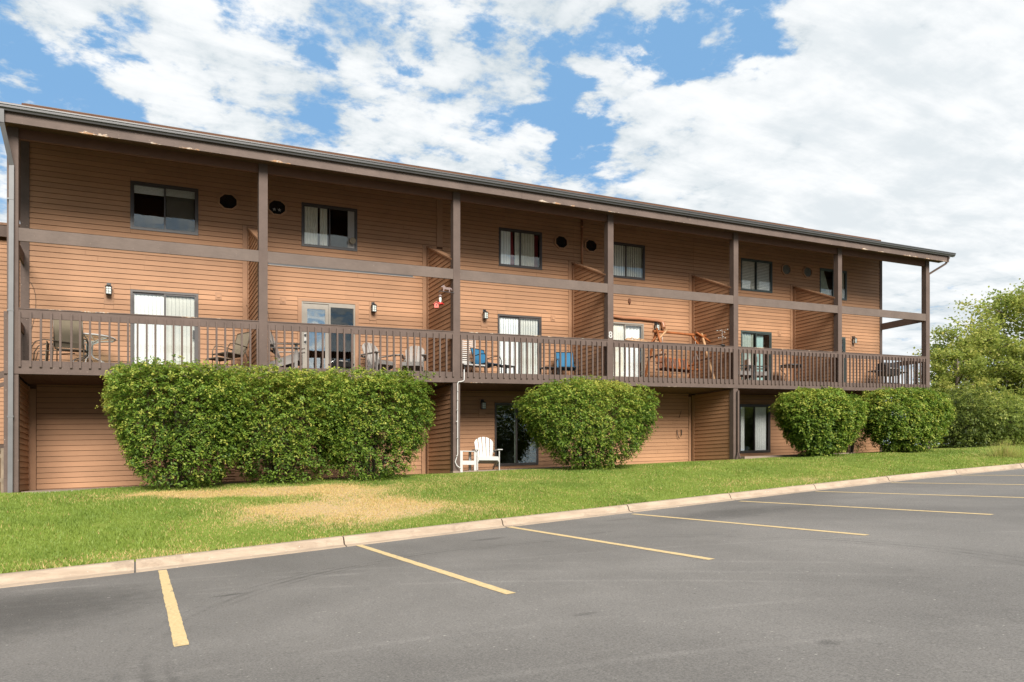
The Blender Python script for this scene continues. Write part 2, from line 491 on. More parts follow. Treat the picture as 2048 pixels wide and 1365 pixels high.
def tag(o, label=None, cat=None, group=None, kind=None):
    if label: o['label'] = label
    if cat: o['category'] = cat
    if group: o['group'] = group
    if kind: o['kind'] = kind
    return o


def thing(name, label, cat, loc=(0, 0, 0), rz=0.0, group=None, sheared=False):
    o = bpy.data.objects.new(name, None); C.objects.link(o)
    o.empty_display_size = .2
    o.location = (loc[0], loc[1], loc[2] + K * loc[0]); o.rotation_euler = (0, 0, rz)
    if sheared: o['_sh'] = 1
    return tag(o, label, cat, group)


def inst(name, me, parent, loc, shear=True):
    o = bpy.data.objects.new(name, me); C.objects.link(o); o.parent = parent
    o.location = (loc[0], loc[1], loc[2] + (K * loc[0] if shear else 0))
    return o


def dup(root, loc, rz, label=None, group=None):
    r = root.copy(); C.objects.link(r)
    r.location = (loc[0], loc[1], loc[2] + K * loc[0]); r.rotation_euler = (0, 0, rz)
    if label: r['label'] = label
    if group: r['group'] = group
    for ch in list(root.children):
        c = ch.copy(); C.objects.link(c); c.parent = r
        for g in ch.children:
            d = g.copy(); C.objects.link(d); d.parent = c
    return r


# ------------------------------------------------------------------ ground shape (levels are before the site's climb)
KX = [-60, -12, -3, .66, 2.26, 5.13, 8.31, 11.67, 16.6, 20.7, 24.5, 28.5, 33, 40, 150]
KY = [-7.6, -7.0, -6.75, -6.62, -6.55, -6.22, -5.90, -5.62, -5.20, -4.95, -4.95, -5.2, -5.9, -7.4, -60]


def kerb_y(x): return np.interp(x, KX, KY)
def lot_z(x, y): return -1.4 + .025 * x + .01 * y
def site_z(x): return np.interp(x, [-60, 0, 10, 20, 30, 40, 60, 200], [-.36, -.36, -.31, -.235, -.13, .0, .2, .2])


def ground_z(x, y):
    """lawn level"""
    x = np.asarray(x, float); y = np.asarray(y, float)
    ky = kerb_y(x) + .30
    top = site_z(x); low = lot_z(x, ky) + .135
    t = np.clip((y - ky) / np.maximum(-.75 - ky, .5), 0, 1)
    s = t * (1 + .55 * (1 - t)); s = np.clip(s, 0, 1)
    z = low + (top - low) * s
    z += (.022 * np.sin(x * 1.9 + y * 1.3) + .016 * np.sin(x * 3.7 - y * 2.2)) * np.clip(t * 4, 0, 1) * np.clip((1 - t) * 4, 0, 1)
    z += np.clip(y - 14, 0, 60) * .004
    return z


def dry_at(x, y):
    x = np.asarray(x, float); y = np.asarray(y, float)
    def bl(cx, cy, rx, ry, a): return a * np.exp(-(((x - cx) / rx) ** 2 + ((y - cy) / ry) ** 2) ** 1.4)
    d = bl(5.6, -4.3, 1.9, 1.05, 1.1) + bl(3.6, -2.05, 1.9, .55, 1.0) + bl(6.2, -2.6, 1.3, .7, .75) + bl(5.0, -2.2, 2.2, .5, .6) + bl(2.4, -1.7, .5, .5, .3)
    d += bl(3.2, -6.05, 3.0, .22, .30) + bl(9.5, -2.2, 1.6, .9, .22) + bl(7.9, -4.8, 1.0, .6, .35) + bl(1.5, -6.1, 1.3, .2, .15)
    d += bl(17.5, -4.4, 4, .35, .3)
    wob = .16 * np.sin(x * 2.3 + 1.7 * np.sin(y * 1.9)) + .12 * np.sin(y * 4.1 + x * 1.1) + .10 * np.sin(x * 7.3 - y * 5.1) + .08 * np.sin(x * 13.1 + y * 9.7)
    base = np.where(x < 2.6, .0, .06)
    return np.clip(d * (1 + wob) + base * (1 + wob * 3) + .0, 0, 1.2)


def grid_mesh(name, xs, ys, zf, mt, attr=None):
    X, Y = np.meshgrid(xs, ys); Z = zf(X, Y) + K * np.minimum(X, 70.0)
    n, m_ = len(ys), len(xs)
    V = np.stack([X, Y, Z], -1).reshape(-1, 3)
    idx = np.arange(n * m_).reshape(n, m_)
    F = np.stack([idx[:-1, :-1], idx[:-1, 1:], idx[1:, 1:], idx[1:, :-1]], -1).reshape(-1, 4)
    me = bpy.data.meshes.new(name); me.from_pydata(V.tolist(), [], F.tolist())
    me.polygons.foreach_set('use_smooth', [True] * len(F))
    me.materials.append(mt)
    if attr is not None:
        a = me.attributes.new(attr[0], 'FLOAT', 'POINT'); a.data.foreach_set('value', attr[1](X, Y).reshape(-1).astype(np.float32))
    o = bpy.data.objects.new(name, me); C.objects.link(o)
    return o


xs = np.concatenate([[-900, -300, -120, -60, -40, -25, -15], np.arange(-8, 46, .3), [47, 50, 55, 62, 70, 90, 140, 300, 900]])
sgrid = np.linspace(0, 1, 34)
# strip from the kerb back to the building line
Xg = xs[None, :] + 0 * sgrid[:, None]
Yg = (kerb_y(Xg) + .30) + (-.6 - (kerb_y(Xg) + .30)) * sgrid[:, None]


def lawn_part():
    ybk = np.array([-.3, 0, .5, 1, 2, 3, 5, 8, 12, 18, 30, 60, 200, 900.])
    Yall = np.concatenate([Yg, ybk[:, None] + 0 * xs[None, :]], 0)
    far = kerb_y(xs) > -.6
    X = np.concatenate([Xg, xs[None, :] + 0 * ybk[:, None]], 0)
    Z = ground_z(X, Yall) + K * np.minimum(X, 70.0)
    Z[0] -= .02
    n, m_ = X.shape
    idx = np.arange(n * m_).reshape(n, m_)
    F = np.stack([idx[:-1, :-1], idx[:-1, 1:], idx[1:, 1:], idx[1:, :-1]], -1).reshape(-1, 4)
    V = np.stack([X, Yall, Z], -1).reshape(-1, 3)
    me = bpy.data.meshes.new('lawn'); me.from_pydata(V.tolist(), [], F.tolist()); me.polygons.foreach_set('use_smooth', [True] * len(F))
    me.materials.append(M_lawn)
    a = me.attributes.new('dry', 'FLOAT', 'POINT'); a.data.foreach_set('value', dry_at(X, Yall).reshape(-1).astype(np.float32))
    o = bpy.data.objects.new('lawn', me); C.objects.link(o); tag(o, kind='structure')
    return o


lawn_part()
# parking lot: from the kerb line towards and past the camera
lxs = np.concatenate([[-900, -200, -60, -20], np.arange(-8, 46, 1.0), [50, 60, 70, 150, 900]])
lt = np.concatenate([np.linspace(0, 1, 12) ** 1.5 * 12, [20, 40, 80, 200, 900]])
LX = lxs[None, :] + 0 * lt[:, None]
LY = kerb_y(LX) + .12 - lt[:, None]
LZ = lot_z(np.clip(LX, -40, 60), np.maximum(LY, -60)) + K * np.clip(LX, -60, 70)
idx = np.arange(LX.size).reshape(LX.shape)
F = np.stack([idx[:-1, :-1], idx[1:, :-1], idx[1:, 1:], idx[:-1, 1:]], -1).reshape(-1, 4)
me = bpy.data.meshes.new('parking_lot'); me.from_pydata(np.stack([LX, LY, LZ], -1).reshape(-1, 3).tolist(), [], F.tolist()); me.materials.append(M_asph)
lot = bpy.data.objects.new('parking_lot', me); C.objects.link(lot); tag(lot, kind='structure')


def lz(x, y, up=0.0): return float(lot_z(x, y) + K * x + up)


LINES = [((2.54, -6.63), (2.52, -11.55)), ((5.43, -6.21), (5.50, -11.49)), ((8.31, -5.88), (8.26, -11.30)), ((11.05, -5.95), (11.07, -11.24)), ((14.14, -5.70), (14.16, -11.11)),
         ((16.95, -5.35), (17.1, -10.6)), ((20.0, -5.15), (20.2, -10.5)), ((23.1, -5.1), (23.3, -10.4))]
for i, (a, b) in enumerate(LINES):
    n = 60; mb = MB(); wd = .055
    for k in range(n + 1):
        t = k / n; x = a[0] + (b[0] - a[0]) * t; y = a[1] + (b[1] - a[1]) * t
        for s_ in (-1, 1):
            xx = x + s_ * (wd + random.uniform(-.004, .004)); mb.v.append((xx, y, lz(xx, y, .004)))
    for k in range(n): q = 2 * k; mb.f.append((q, q + 2, q + 3, q + 1)); mb.sm.append(False)
    mb.build('parking_line', M_line, lot, shear=False)

# kerb: one cast length after another with open joints
kerb = bpy.data.objects.new('kerb', None); C.objects.link(kerb); tag(kerb, kind='structure')
kx = -12.9
KPROF = [(.34, -.30), (.34, .135), (.325, .148), (.20, .150), (.175, .142), (.145, .110), (.115, .045), (.09, .026), (-.02, .012), (-.02, -.2)]
while kx < 43:
    L = 3.02 if kx < 30 else 2.4
    mb = MB(); segs = 6; prev = None
    x0, x1 = kx + .012, kx + L - .012
    dzj = random.uniform(-.006, .006)
    for s_ in range(segs + 1):
        x = x0 + (x1 - x0) * s_ / segs; ky_ = float(kerb_y(x))
        for (dy, dz) in KPROF:
            mb.v.append((x, ky_ + dy, lz(x, ky_, dz + dzj)))
    m_ = len(KPROF)
    for s_ in range(segs):
        for k in range(m_):
            a_ = s_ * m_ + k; b_ = s_ * m_ + (k + 1) % m_
            mb.f.append((a_, a_ + m_, b_ + m_, b_)); mb.sm.append(False)
    mb.f.append(tuple(range(m_))); mb.f.append(tuple(segs * m_ + k for k in reversed(range(m_)))); mb.sm += [False, False]
    mb.build('kerb_stone', M_kerb, kerb, shear=False)
    kx += L

# ------------------------------------------------------------------ apartment building
W, D = 4.88, 2.058
B = thing('apartment_building', 'long brown timber apartment building with balconies along its front and a sloping eave', 'building', sheared=True)
REV = .124
Z_RB, Z_DK, Z_RT = 2.094, 2.365, 3.414
XL, XR = -.10, 6 * W + .12

# openings on the wall plane: (x0, x1, z0, z1)
UPW = [(2.12, 3.63), (6.16, 7.66), (11.99, 13.48), (15.93, 17.43), (21.72, 23.27), (25.78, 27.3)]
DRS = [(2.12, 3.63), (6.16, 7.60), (11.95, 13.46), (15.88, 17.38), (21.72, 23.23), (25.72, 27.22)]
LWD = [(11.85, 13.35), (21.64, 23.17)]
OPEN = [(a, b, 5.88, 7.04) for a, b in UPW] + [(a, b, Z_DK, 4.42) for a, b in DRS] + [(11.85, 13.35, -.16, 1.75), (21.64, 23.17, -.02, 1.75)]


def cut(x0, x1, z0, z1, holes):
    """split a strip by openings, keeping full height wherever nothing is cut out"""
    hs = [h for h in holes if h[0] < x1 and h[1] > x0 and h[2] < z1 - .002 and h[3] > z0 + .002]
    xs_ = sorted({x0, x1} | {x for h in hs for x in h[:2] if x0 < x < x1})
    cols = []
    for a, b in zip(xs_[:-1], xs_[1:]):
        m_ = (a + b) / 2; iv = [(z0, z1)]
        for h in hs:
            if h[0] < m_ < h[1]:
                ni = []
                for p, q in iv:
                    if h[3] <= p or h[2] >= q: ni.append((p, q))
                    else:
                        if h[2] > p: ni.append((p, h[2]))
                        if h[3] < q: ni.append((h[3], q))
                iv = ni
        iv = tuple(iv)
        if cols and cols[-1][2] == iv: cols[-1][1] = b
        else: cols.append([a, b, iv])
    return [(a, b, p, q) for a, b, iv in cols for p, q in iv if b - a > .01 and q - p > .012]


# walls behind the boards
wall = MB()
for (a, b, za, zb) in cut(XL + .02, XR - .02, -.9, 8.5, OPEN): wall.box(a, b, D + .004, D + .14, za, zb)
wall = wall.build('wall', M_sheath, B)
shell = MB()
shell.box(XL + .02, XL + .2, D + .15, 12.0, -.9, 7.9); shell.box(XR - .2, XR - .02, D + .15, 12.0, -.9, 7.9); shell.box(XL, XR, 12.0, 12.2, -.9, 7.9)
shell.build('side_wall', M_sid, B)
fl = MB()
for z in (-.55, 2.12, 4.95): fl.box(XL + .21, XR - .21, D + .15, 11.9, z, z + .2)
fl.box(XL + .21, XR - .21, D + .15, 11.9, 7.5, 7.6)
fl.build('interior_floor', M_room, B)
iw = MB()
for k in range(1, 6): iw.box(k * W - .06, k * W + .06, D + .15, 11.9, -.34, 7.48)
iw.box(XL + .21, XR - .21, 6.0, 6.1, -.34, 7.48)
iw.build('interior_wall', M_room, B)

# siding boards, each one lapped over the next
CAND = []      # (area seen, builder args)


def cell_scale(x, y):
    d = (x - CAMX) * math.sin(YAW) + (y - CAMY) * math.cos(YAW)
    return FPX / d


def board_x(x0, x1, z0, z1, y):
    """board along X facing -Y, mesh at its own left end"""
    L = x1 - x0; h = z1 - z0
    g = .009 if h > .05 else 0.0
    return [(0, y - .024, g), (L, y - .024, g), (L, y, g), (0, y, g), (0, y - .008, h), (L, y - .008, h), (L, y, h), (0, y, h)], (x0, 0, z0)


row0 = 2.302
TRIMX = []      # vertical trim strips of the wall (x0, x1, z0, z1) where boards stop
for k in range(1, 6): TRIMX.append((k * W - .20, k * W - .085, 2.2, 6.25))
lant = [(1.665, 4.53, 4.03), (8.10, 4.51, 4.01), (11.50, 4.52, 4.01), (17.86, 4.50, 3.99), (27.64, 4.48, 3.98), (11.43, 1.84, 1.38)]
PLATE = [(x - .10, x + .10, z1, z0) for x, z0, z1 in lant]
holes = OPEN + TRIMX + PLATE + [(9.99, 10.17, 6.19, 8.5)]
# casing round door of bay 1
holes2 = holes + [(6.06, 6.16, Z_DK, 4.50), (7.60, 7.70, Z_DK, 4.50), (6.06, 7.70, 4.42, 4.50)]
walls_spec = []
for r in range(0, 47):
    z0 = row0 + r * REV
    walls_spec.append((.07, XR - .14, z0, min(z0 + REV, 8.1)))
for r in range(0, 22):
    z0 = -.43 + r * REV
    if z0 + REV > 2.36: break
    walls_spec.append((.20 if True else 0, XR - .14, z0, z0 + REV))
for (x0, x1, z0, z1) in walls_spec:
    lower = z0 < 2.2 and z1 < 2.37 and z0 < row0 - .05
    hs = holes2 + ([(9.52, 9.84, -1, 2.3), (0, .21, -1, 2.3), (19.3, 19.6, -1, 2.3)] if lower else [])
    for (a, b, za, zb) in cut(x0, x1, z0, z1, hs):
        # break long boards at the bays
        cuts = [a] + [k * W for k in range(1, 6) if a + .3 < k * W < b - .3] + [b]
        if not lower or True:
            extra = []
            for p_, q_ in zip(cuts[:-1], cuts[1:]):
                if q_ - p_ > 2.2 and random.random() < .45: extra.append(random.uniform(p_ + .6, q_ - .6))
            cuts = sorted(cuts + extra)
        for p_, q_ in zip(cuts[:-1], cuts[1:]):
            vs, loc = board_x(p_ + .002, q_ - .002, za, zb, D)
            CAND.append((cell_scale((p_ + q_) / 2, D) ** 2 * (q_ - p_) * (.1 if za > 7.3 else 1), vs, loc))

PARTS = []
for k in range(0, 6):
    xk = k * W
    pw = None
    if k > 0:
        def zc(y): return 6.22 + (5.36 - 6.22) * (D - y) / (D - .1)
        poly = [(.14, Z_DK), (D, Z_DK), (D, zc(D) - .03), (.14, zc(.14) - .03)]
        pw = MB().prism(poly, lambda y, z: (xk - .055, y, z), lambda y, z: (xk + .055, y, z)).build('partition_wall', M_sheath, B)
        # sloping cap
        MB().hexa([(xk - .10, .12, zc(.12) - .03), (xk + .10, .12, zc(.12) - .03), (xk + .10, D - .02, zc(D) - .03), (xk - .10, D - .02, zc(D) - .03),
                   (xk - .10, .12, zc(.12) + .012), (xk + .10, .12, zc(.12) + .012), (xk + .10, D - .02, zc(D) + .012), (xk - .10, D - .02, zc(D) + .012)]).build('cap', M_sidtrim, pw)
        box(xk - .088, xk - .056, D - .14, D - .024, Z_DK, zc(D - .14) - .04).build('corner_trim', M_sidtrim, pw)
        for r in range(0, 33):
            z0 = row0 + .062 + r * REV
            z1 = z0 + REV
            if z0 > 6.1: break
            def yl(z):  # front end of a board cut along the cap
                top = zc(.16) - .03
                return .16 if z <= top else .16 + (z - top) / (6.22 - 5.36) * (D - .1)
            ya, yb = yl(z0), yl(min(z1, 6.19))
            ye = D - .145
            if ya > ye - .03: break
            yb = min(yb, ye - .01); g = .009
            vs = [(xk - .078, ya, z0 + g), (xk - .057, ya, z0 + g), (xk - .057, ye, z0 + g), (xk - .078, ye, z0 + g),
                  (xk - .064, yb, z1), (xk - .057, yb, z1), (xk - .057, ye, z1), (xk - .064, ye, z1)]
            PARTS.append((cell_scale(xk, 1) ** 2 * (ye - ya) * .35, vs, pw))
        # plain right-hand face
        MB().prism(poly, lambda y, z: (xk + .058, y, z), lambda y, z: (xk + .075, y, z)).build('back_panel', M_sid, pw)
    # ground floor divisions, every second bay
    if k % 2 == 0:
        zb = -.75
        pl = box(xk - .055, xk + .055, .18, D - .002, zb, Z_RB - .04).build('ground_floor_partition', M_sheath, B)
        sgn = 1 if k == 0 else -1
        box(xk + sgn * .058, xk + sgn * .088, D - .14, D - .024, zb, Z_RB - .05).build('corner_trim', M_sidtrim, pl)
        for r in range(0, 22):
            z0 = -.43 + r * REV; z1 = min(z0 + REV, Z_RB - .05); g = .009
            if z0 > Z_RB - .1: break
            xo, xi, xt = xk + sgn * .080, xk + sgn * .057, xk + sgn * .065
            a_, b_ = (xi, xo) if sgn > 0 else (xo, xi); at_, bt_ = (xi, xt) if sgn > 0 else (xt, xi)
            vs = [(a_, .2, z0 + g), (b_, .2, z0 + g), (b_, D - .145, z0 + g), (a_, D - .145, z0 + g), (at_, .2, z1), (bt_, .2, z1), (bt_, D - .145, z1), (at_, D - .145, z1)]
            PARTS.append((cell_scale(xk, 1) ** 2 * 1.7 * .3, vs, pl))

ALL = [(a, 'w', vs, loc) for a, vs, loc in CAND] + [(a, 'p', vs, pp) for a, vs, pp in PARTS]
ALL.sort(key=lambda q: -q[0])
cache = {}; rest = MB()
for i, (a, kind, vs, ex) in enumerate(ALL):
    if i < 296:
        if kind == 'w':
            key = tuple(round(c, 3) for q in (vs[1], vs[5]) for c in q)
            if key not in cache: cache[key] = MB().hexa(vs).mesh('siding_board', M_sid, True)
            inst('siding_board', cache[key], wall, ex)
        else:
            MB().hexa(vs).build('siding_board', M_sid, ex)
    else:
        if kind == 'w': rest.hexa([(x + ex[0], y, z + ex[2]) for x, y, z in vs])
        else: rest.hexa(vs)
tag(rest.build('siding_board', M_sid, B), kind='stuff')

# vertical trims on the wall
tr = [(XL, .075, -.9, 8.1, M_trim), (XR - .135, XR, -.9, 8.1, M_trim), (9.99, 10.17, 6.25, 8.2, M_sidtrim)]
for (a, b, z0, z1, m_) in tr: box(a, b, D - .036, D + .002, z0, z1).build('corner_board', m_, B)
for k in range(1, 6): box(k * W - .20, k * W - .087, D - .030, D + .002, Z_DK, 6.25).build('wall_trim', M_sidtrim, B)
box(.085, .20, D - .03, D + .002, -.8, 2.0).build('wall_trim', M_sidtrim, B)
box(9.53, 9.64, D - .03, D + .002, -.8, 2.0).build('wall_trim', M_sidtrim, B)
box(19.31, 19.40, D - .03, D + .002, -.8, 2.0).build('wall_trim', M_sidtrim, B)
for (x, z0, z1) in lant:
    box(x - .10, x + .10, D - .026, D + .002, z1, z0).build('lantern_board', M_sidtrim, B)
# casing of bay 1 door
for q in [(6.06, 6.16, Z_DK, 4.42), (7.60, 7.70, Z_DK, 4.42), (6.06, 7.70, 4.42, 4.50)]: box(q[0], q[1], D - .036, D + .002, q[2], q[3]).build('door_casing', M_sidtrim, B)
# gable corner at the right end is seen edge-on
# posts
PXS = [k * W for k in range(7)]
up = box(-.098, .098, 0, .19, Z_DK + .002, 7.36).mesh('post', M_trim, True)
for x in PXS: inst('post', up, B, (x, 0, 0))
for k in (0, 2, 4, 6):
    lo_ = box(-.098, .098, .012, .19, -.6, Z_RB - .002).build('lower_post', M_trim, B, shear=True)
    lo_.location = (k * W, 0, K * k * W)
    if k in (2,): box(k * W - .11, k * W + .10, -.01, .20, -.45, -.235).build('post_footing', M_concrete, B)
box(-.155, -.102, .03, .17, -.7, 3.36).build('end_board', M_trim, B)
# mid beams between the posts, a little uneven in height as built
for k in range(6):
    x0, x1 = k * W + .1, (k + 1) * W - .1
    box(x0, x1, .006, .05, 4.805, 5.070).build('mid_beam', M_beam, B)
    box(x0, x1, .002, .04, 3.235, Z_RT).build('hand_rail', M_rail, B)
    box(x0, x1, -.012, .075, Z_RT + .002, Z_RT + .022).build('rail_cap', M_rail, B)
    box(x0, x1, .045, .12, 6.90, 7.34).build('header_beam', M_header, B)
# side rails and side beams at both ends
for xe in (0, 6 * W):
    s = 1 if xe else -1
    xa, xb = (xe + .02, xe + .06) if s > 0 else (xe - .06, xe - .02)
    box(xa, xb, .192, D - .04, 4.805, 5.07).build('side_beam', M_trim, B)
    box(xa, xb, .192, D - .04, 3.235, Z_RT).build('side_rail', M_trim, B)
    for j in range(9):
        y = .33 + j * .19
        xq = xb + .002 if s > 0 else xa - .042
        box(xq, xq + .04, y, y + .04, 2.235, 3.35).build('baluster', M_trim, B)
    box(xa, xb, .0, D - .04, Z_RB, Z_DK).build('side_rim_board', M_rim, B)
# balusters
bal = MB().hexa([(-.02, -.044, 2.235), (.02, -.044, 2.235), (.02, -.008, 2.205), (-.02, -.008, 2.205), (-.02, -.044, 3.335), (.02, -.044, 3.335), (.02, .0, 3.365), (-.02, .0, 3.365)]).mesh('baluster', M_trim, True)
for k in range(6):
    for j in range(27):
        x = k * W + .125 + j * (W - .25) / 26 + random.uniform(-.006, .006)
        o = inst('baluster', bal, B, (x, 0, random.uniform(-.006, .006)))
        o.rotation_euler = (0, random.uniform(-.004, .004), 0)
# rim board in lengths
for (a, b) in [(-.15, 4.0), (4.0, 9.4), (9.4, 12.3), (12.3, 18.4), (18.4, 23.6), (23.6, 6 * W + .12)]:
    dy = random.uniform(-.004, .0)
    box(a + .002, b - .002, -.006 + dy, .032 + dy, Z_RB + random.uniform(-.006, 0), Z_DK).build('rim_board', M_rim, B)
# deck boards run the length of the balcony; soffit boards under them
for j in range(14):
    y = .036 + j * .1435
    for k in range(6): box(k * W + .001, (k + 1) * W - .001, y, y + .138, Z_DK - .035, Z_DK).build('deck_board', M_trim, B)
sf = MB()
for j in range(18): sf.box(.06, 6 * W - .06, .036 + j * .112, .036 + j * .112 + .105, Z_RB + .005, Z_RB + .024)
tag(sf.build('soffit_board', M_soffit, B), kind='stuff')

# roof
RX0, RX1 = -1.1, 30.13
YR, ZR, ZE, YE = 6.5, 10.33, 7.33, -.40
pit = (ZR - ZE) / (YR - YE)
roof = MB().prism([(YE, ZE - .10), (YE, ZE), (YR, ZR), (13.2, ZR - (13.2 - YR) * pit), (13.2, ZR - (13.2 - YR) * pit - .12), (YR, ZR - .14)],
                  lambda y, z: (RX1, y, z), lambda y, z: (RX0, y, z)).build('roof', M_soffit, B)
sh_ = MB(); n = 48
for i in range(n):
    ya = YE - .03 + (YR - YE) * i / n; yb = YE + (YR - YE) * (i + 1) / n + .02
    za = ZE + (ya - YE) * pit; zb_ = ZE + (yb - YE) * pit
    x = RX0 - .02
    while x < RX1 + .02:
        L = random.uniform(.26, .34); x2 = min(x + L, RX1 + .03); e = random.uniform(0, .006)
        sh_.hexa([(x, ya, za + .002), (x2 - .004, ya, za + .002), (x2 - .004, yb, zb_ + .001), (x, yb, zb_ + .001), (x, ya, za + .014 + e), (x2 - .004, ya, za + .014 + e), (x2 - .004, yb, zb_ + .004), (x, yb, zb_ + .004)])
        x = x2
tag(sh_.build('shingle', M_shingle, roof), kind='stuff')
box(RX0 + .6, RX1 - .3, YR - .14, YR + .14, ZR - .03, ZR + .02).build('ridge_cap', M_black, roof)
gb = MB()
gb.prism([(RX1 - .04, 0)] * 0 or [(D, 7.3), (12.2, 7.3), (YR, 7.3 + (YR - YE) * pit)], lambda y, z: (XR - .02, y, z), lambda y, z: (XR - .16, y, z))
gb.prism([(D, 7.3), (12.2, 7.3), (YR, 7.3 + (YR - YE) * pit)], lambda y, z: (XL + .16, y, z), lambda y, z: (XL + .02, y, z))
gb.build('gable_wall', M_sid, B)
# fascia in lengths
for (a, b) in [(RX0, 5.15), (5.15, 11.5), (11.5, 17.6), (17.6, 23.8), (23.8, RX1 - .12)]:
    box(a + .0015, b - .0015, YE + .03, YE + .075, 7.035 + random.uniform(-.004, .004), 7.325).build('fascia', M_fascia, B)
box(RX1 - .12, RX1 - .07, YE + .08, 6.4, 7.0, 7.1)
for s in (RX1 - .10, RX0 + .04):
    MB().hexa([(s, YE + .08, 7.04), (s + .045, YE + .08, 7.04), (s + .045, YR, 7.04 + (YR - YE) * pit), (s, YR, 7.04 + (YR - YE) * pit),
               (s, YE + .08, 7.26), (s + .045, YE + .08, 7.26), (s + .045, YR, 7.24 + (YR - YE) * pit), (s, YR, 7.24 + (YR - YE) * pit)]).build('rake_board', M_fascia, B)
# overhang soffit
box(RX0 + .09, RX1 - .12, YE + .08, .04, 7.10, 7.13).build('eave_soffit', M_soffit, B)
# gutter, K profile
GP = [(.03, 7.355), (.03, 7.235), (-.045, 7.235), (-.055, 7.262), (-.085, 7.285), (-.088, 7.325), (-.102, 7.335), (-.102, 7.362), (-.094, 7.362), (-.09, 7.345), (-.074, 7.332), (-.068, 7.30), (-.04, 7.252), (.02, 7.25), (.02, 7.355)]
for (a, b) in [(RX0 - .05, 8.0), (8.0, 17.2), (17.2, RX1 + .10)]:
    MB().prism([(YE + y, z) for y, z in GP], lambda y, z: (b - .001, y, z), lambda y, z: (a + .001, y, z)).build('gutter', M_gutter, B)
for x in (8.0, 17.2): MB().prism([(YE + y * 1.03 - .002, z * 1.0 - .004) for y, z in GP[1:8]] + [(YE - .11, 7.368), (YE + .03, 7.368)], lambda y, z: (x + .03, y, z), lambda y, z: (x - .03, y, z)).build('gutter_joint', M_gutter, B)
# downspouts
def spout(pts, m_, w_=.085, d_=.06):
    mb = MB()
    for a, b in zip(pts[:-1], pts[1:]): mb.bar(a, b, w_, d_, (0, 1, 0))
    return mb.build('downspout', m_, B)
dl = spout([(-.13, -.43, 7.25), (-.13, -.40, 7.0), (-.01, -.05, 6.30), (-.035, -.05, -.50)], M_spout)
mbs = MB()
for z in (5.6, 3.35, 1.2): mbs.box(-.085, .025, -.085, -.018, z, z + .03)
mbs.build('strap', M_spout, dl)
spout([(29.92, -.43, 7.2), (29.92, -.30, 6.98), (29.42, .06, 6.62), (29.42, .06, 2.1)], M_trim, .06, .06)
box(29.39, 29.45, .03, .09, -.6, 2.1).build('downspout', M_trim, B)
spout([(19.55, -.06, 2.0), (19.55, -.06, .0), (19.40, -.3, -.18)], M_trim, .06, .05)


# windows and doors ------------------------------------------------------
def blind_v(x0, x1, z0, z1, y, step=.09):
    mb = MB(); x = x0
    while x < x1 - .02:
        mb.hexa([(x, y, z0), (x + step * .95, y + .018, z0), (x + step * .95, y + .022, z0), (x, y + .004, z0), (x, y, z1), (x + step * .95, y + .018, z1), (x + step * .95, y + .022, z1), (x, y + .004, z1)])
        x += step
    return mb


def blind_h(x0, x1, z0, z1, y, step=.05, open_=.5):
    """horizontal slats, outer edge low"""
    mb = MB(); z = z0; dz = step * (1.0 - .35 * open_); dy = .006 + .022 * open_
    while z < z1 - dz:
        mb.hexa([(x0, y, z), (x1, y, z), (x1, y + .004, z), (x0, y + .004, z), (x0, y + dy, z + dz), (x1, y + dy, z + dz), (x1, y + dy + .004, z + dz), (x0, y + dy + .004, z + dz)])
        z += step
    return mb


def curtain(x0, x1, z0, z1, y, waves=9, amp=.025):
    mb = MB(); n = waves * 6
    for i in range(n + 1):
        t = i / n; x = x0 + (x1 - x0) * t; yy = y + amp * math.sin(t * waves * 2 * math.pi + .4 * math.sin(t * 9))
        mb.v += [(x, yy, z0), (x, yy, z1)]
    for i in range(n): q = 2 * i; mb.f.append((q, q + 2, q + 3, q + 1)); mb.sm.append(True)
    return mb


def opening(name, x0, x1, z0, z1, fm, mull=.5, fr=.045, screen='R', proud=.03, sill=False):
    """aluminium frame with two sliding sashes; returns the frame object"""
    f = MB()
    y0, y1 = D - proud, D + .05
    f.box(x0, x1, y0, y1, z1 - fr, z1); f.box(x0, x1, y0, y1, z0, z0 + fr)
    f.box(x0, x0 + fr, y0, y1, z0 + fr, z1 - fr); f.box(x1 - fr, x1, y0, y1, z0 + fr, z1 - fr)
    xm = x0 + (x1 - x0) * mull
    o = f.build(name, fm, B)
    s1 = MB(); q = .035
    for (a, b, yy) in ((x0 + fr, xm + .02, D + .012), (xm - .02, x1 - fr, D - .012)):
        s1.box(a, b, yy, yy + .022, z1 - fr - q, z1 - fr - .001); s1.box(a, b, yy, yy + .022, z0 + fr + .001, z0 + fr + q)
        s1.box(a, a + q, yy, yy + .022, z0 + fr + q, z1 - fr - q); s1.box(b - q, b, yy, yy + .022, z0 + fr + q, z1 - fr - q)
    s1.build('sash', fm, o)
    box(x0 + fr + q, xm + .02 - q, D + .020, D + .026, z0 + fr + q, z1 - fr - q).build('pane', M_glass, o)
    box(xm - .02 + q, x1 - fr - q, D - .004, D + .002, z0 + fr + q, z1 - fr - q).build('pane', M_glassd if screen == 'R' else M_glass, o)
    return o, xm


WZ0, WZ1 = 5.88, 7.04
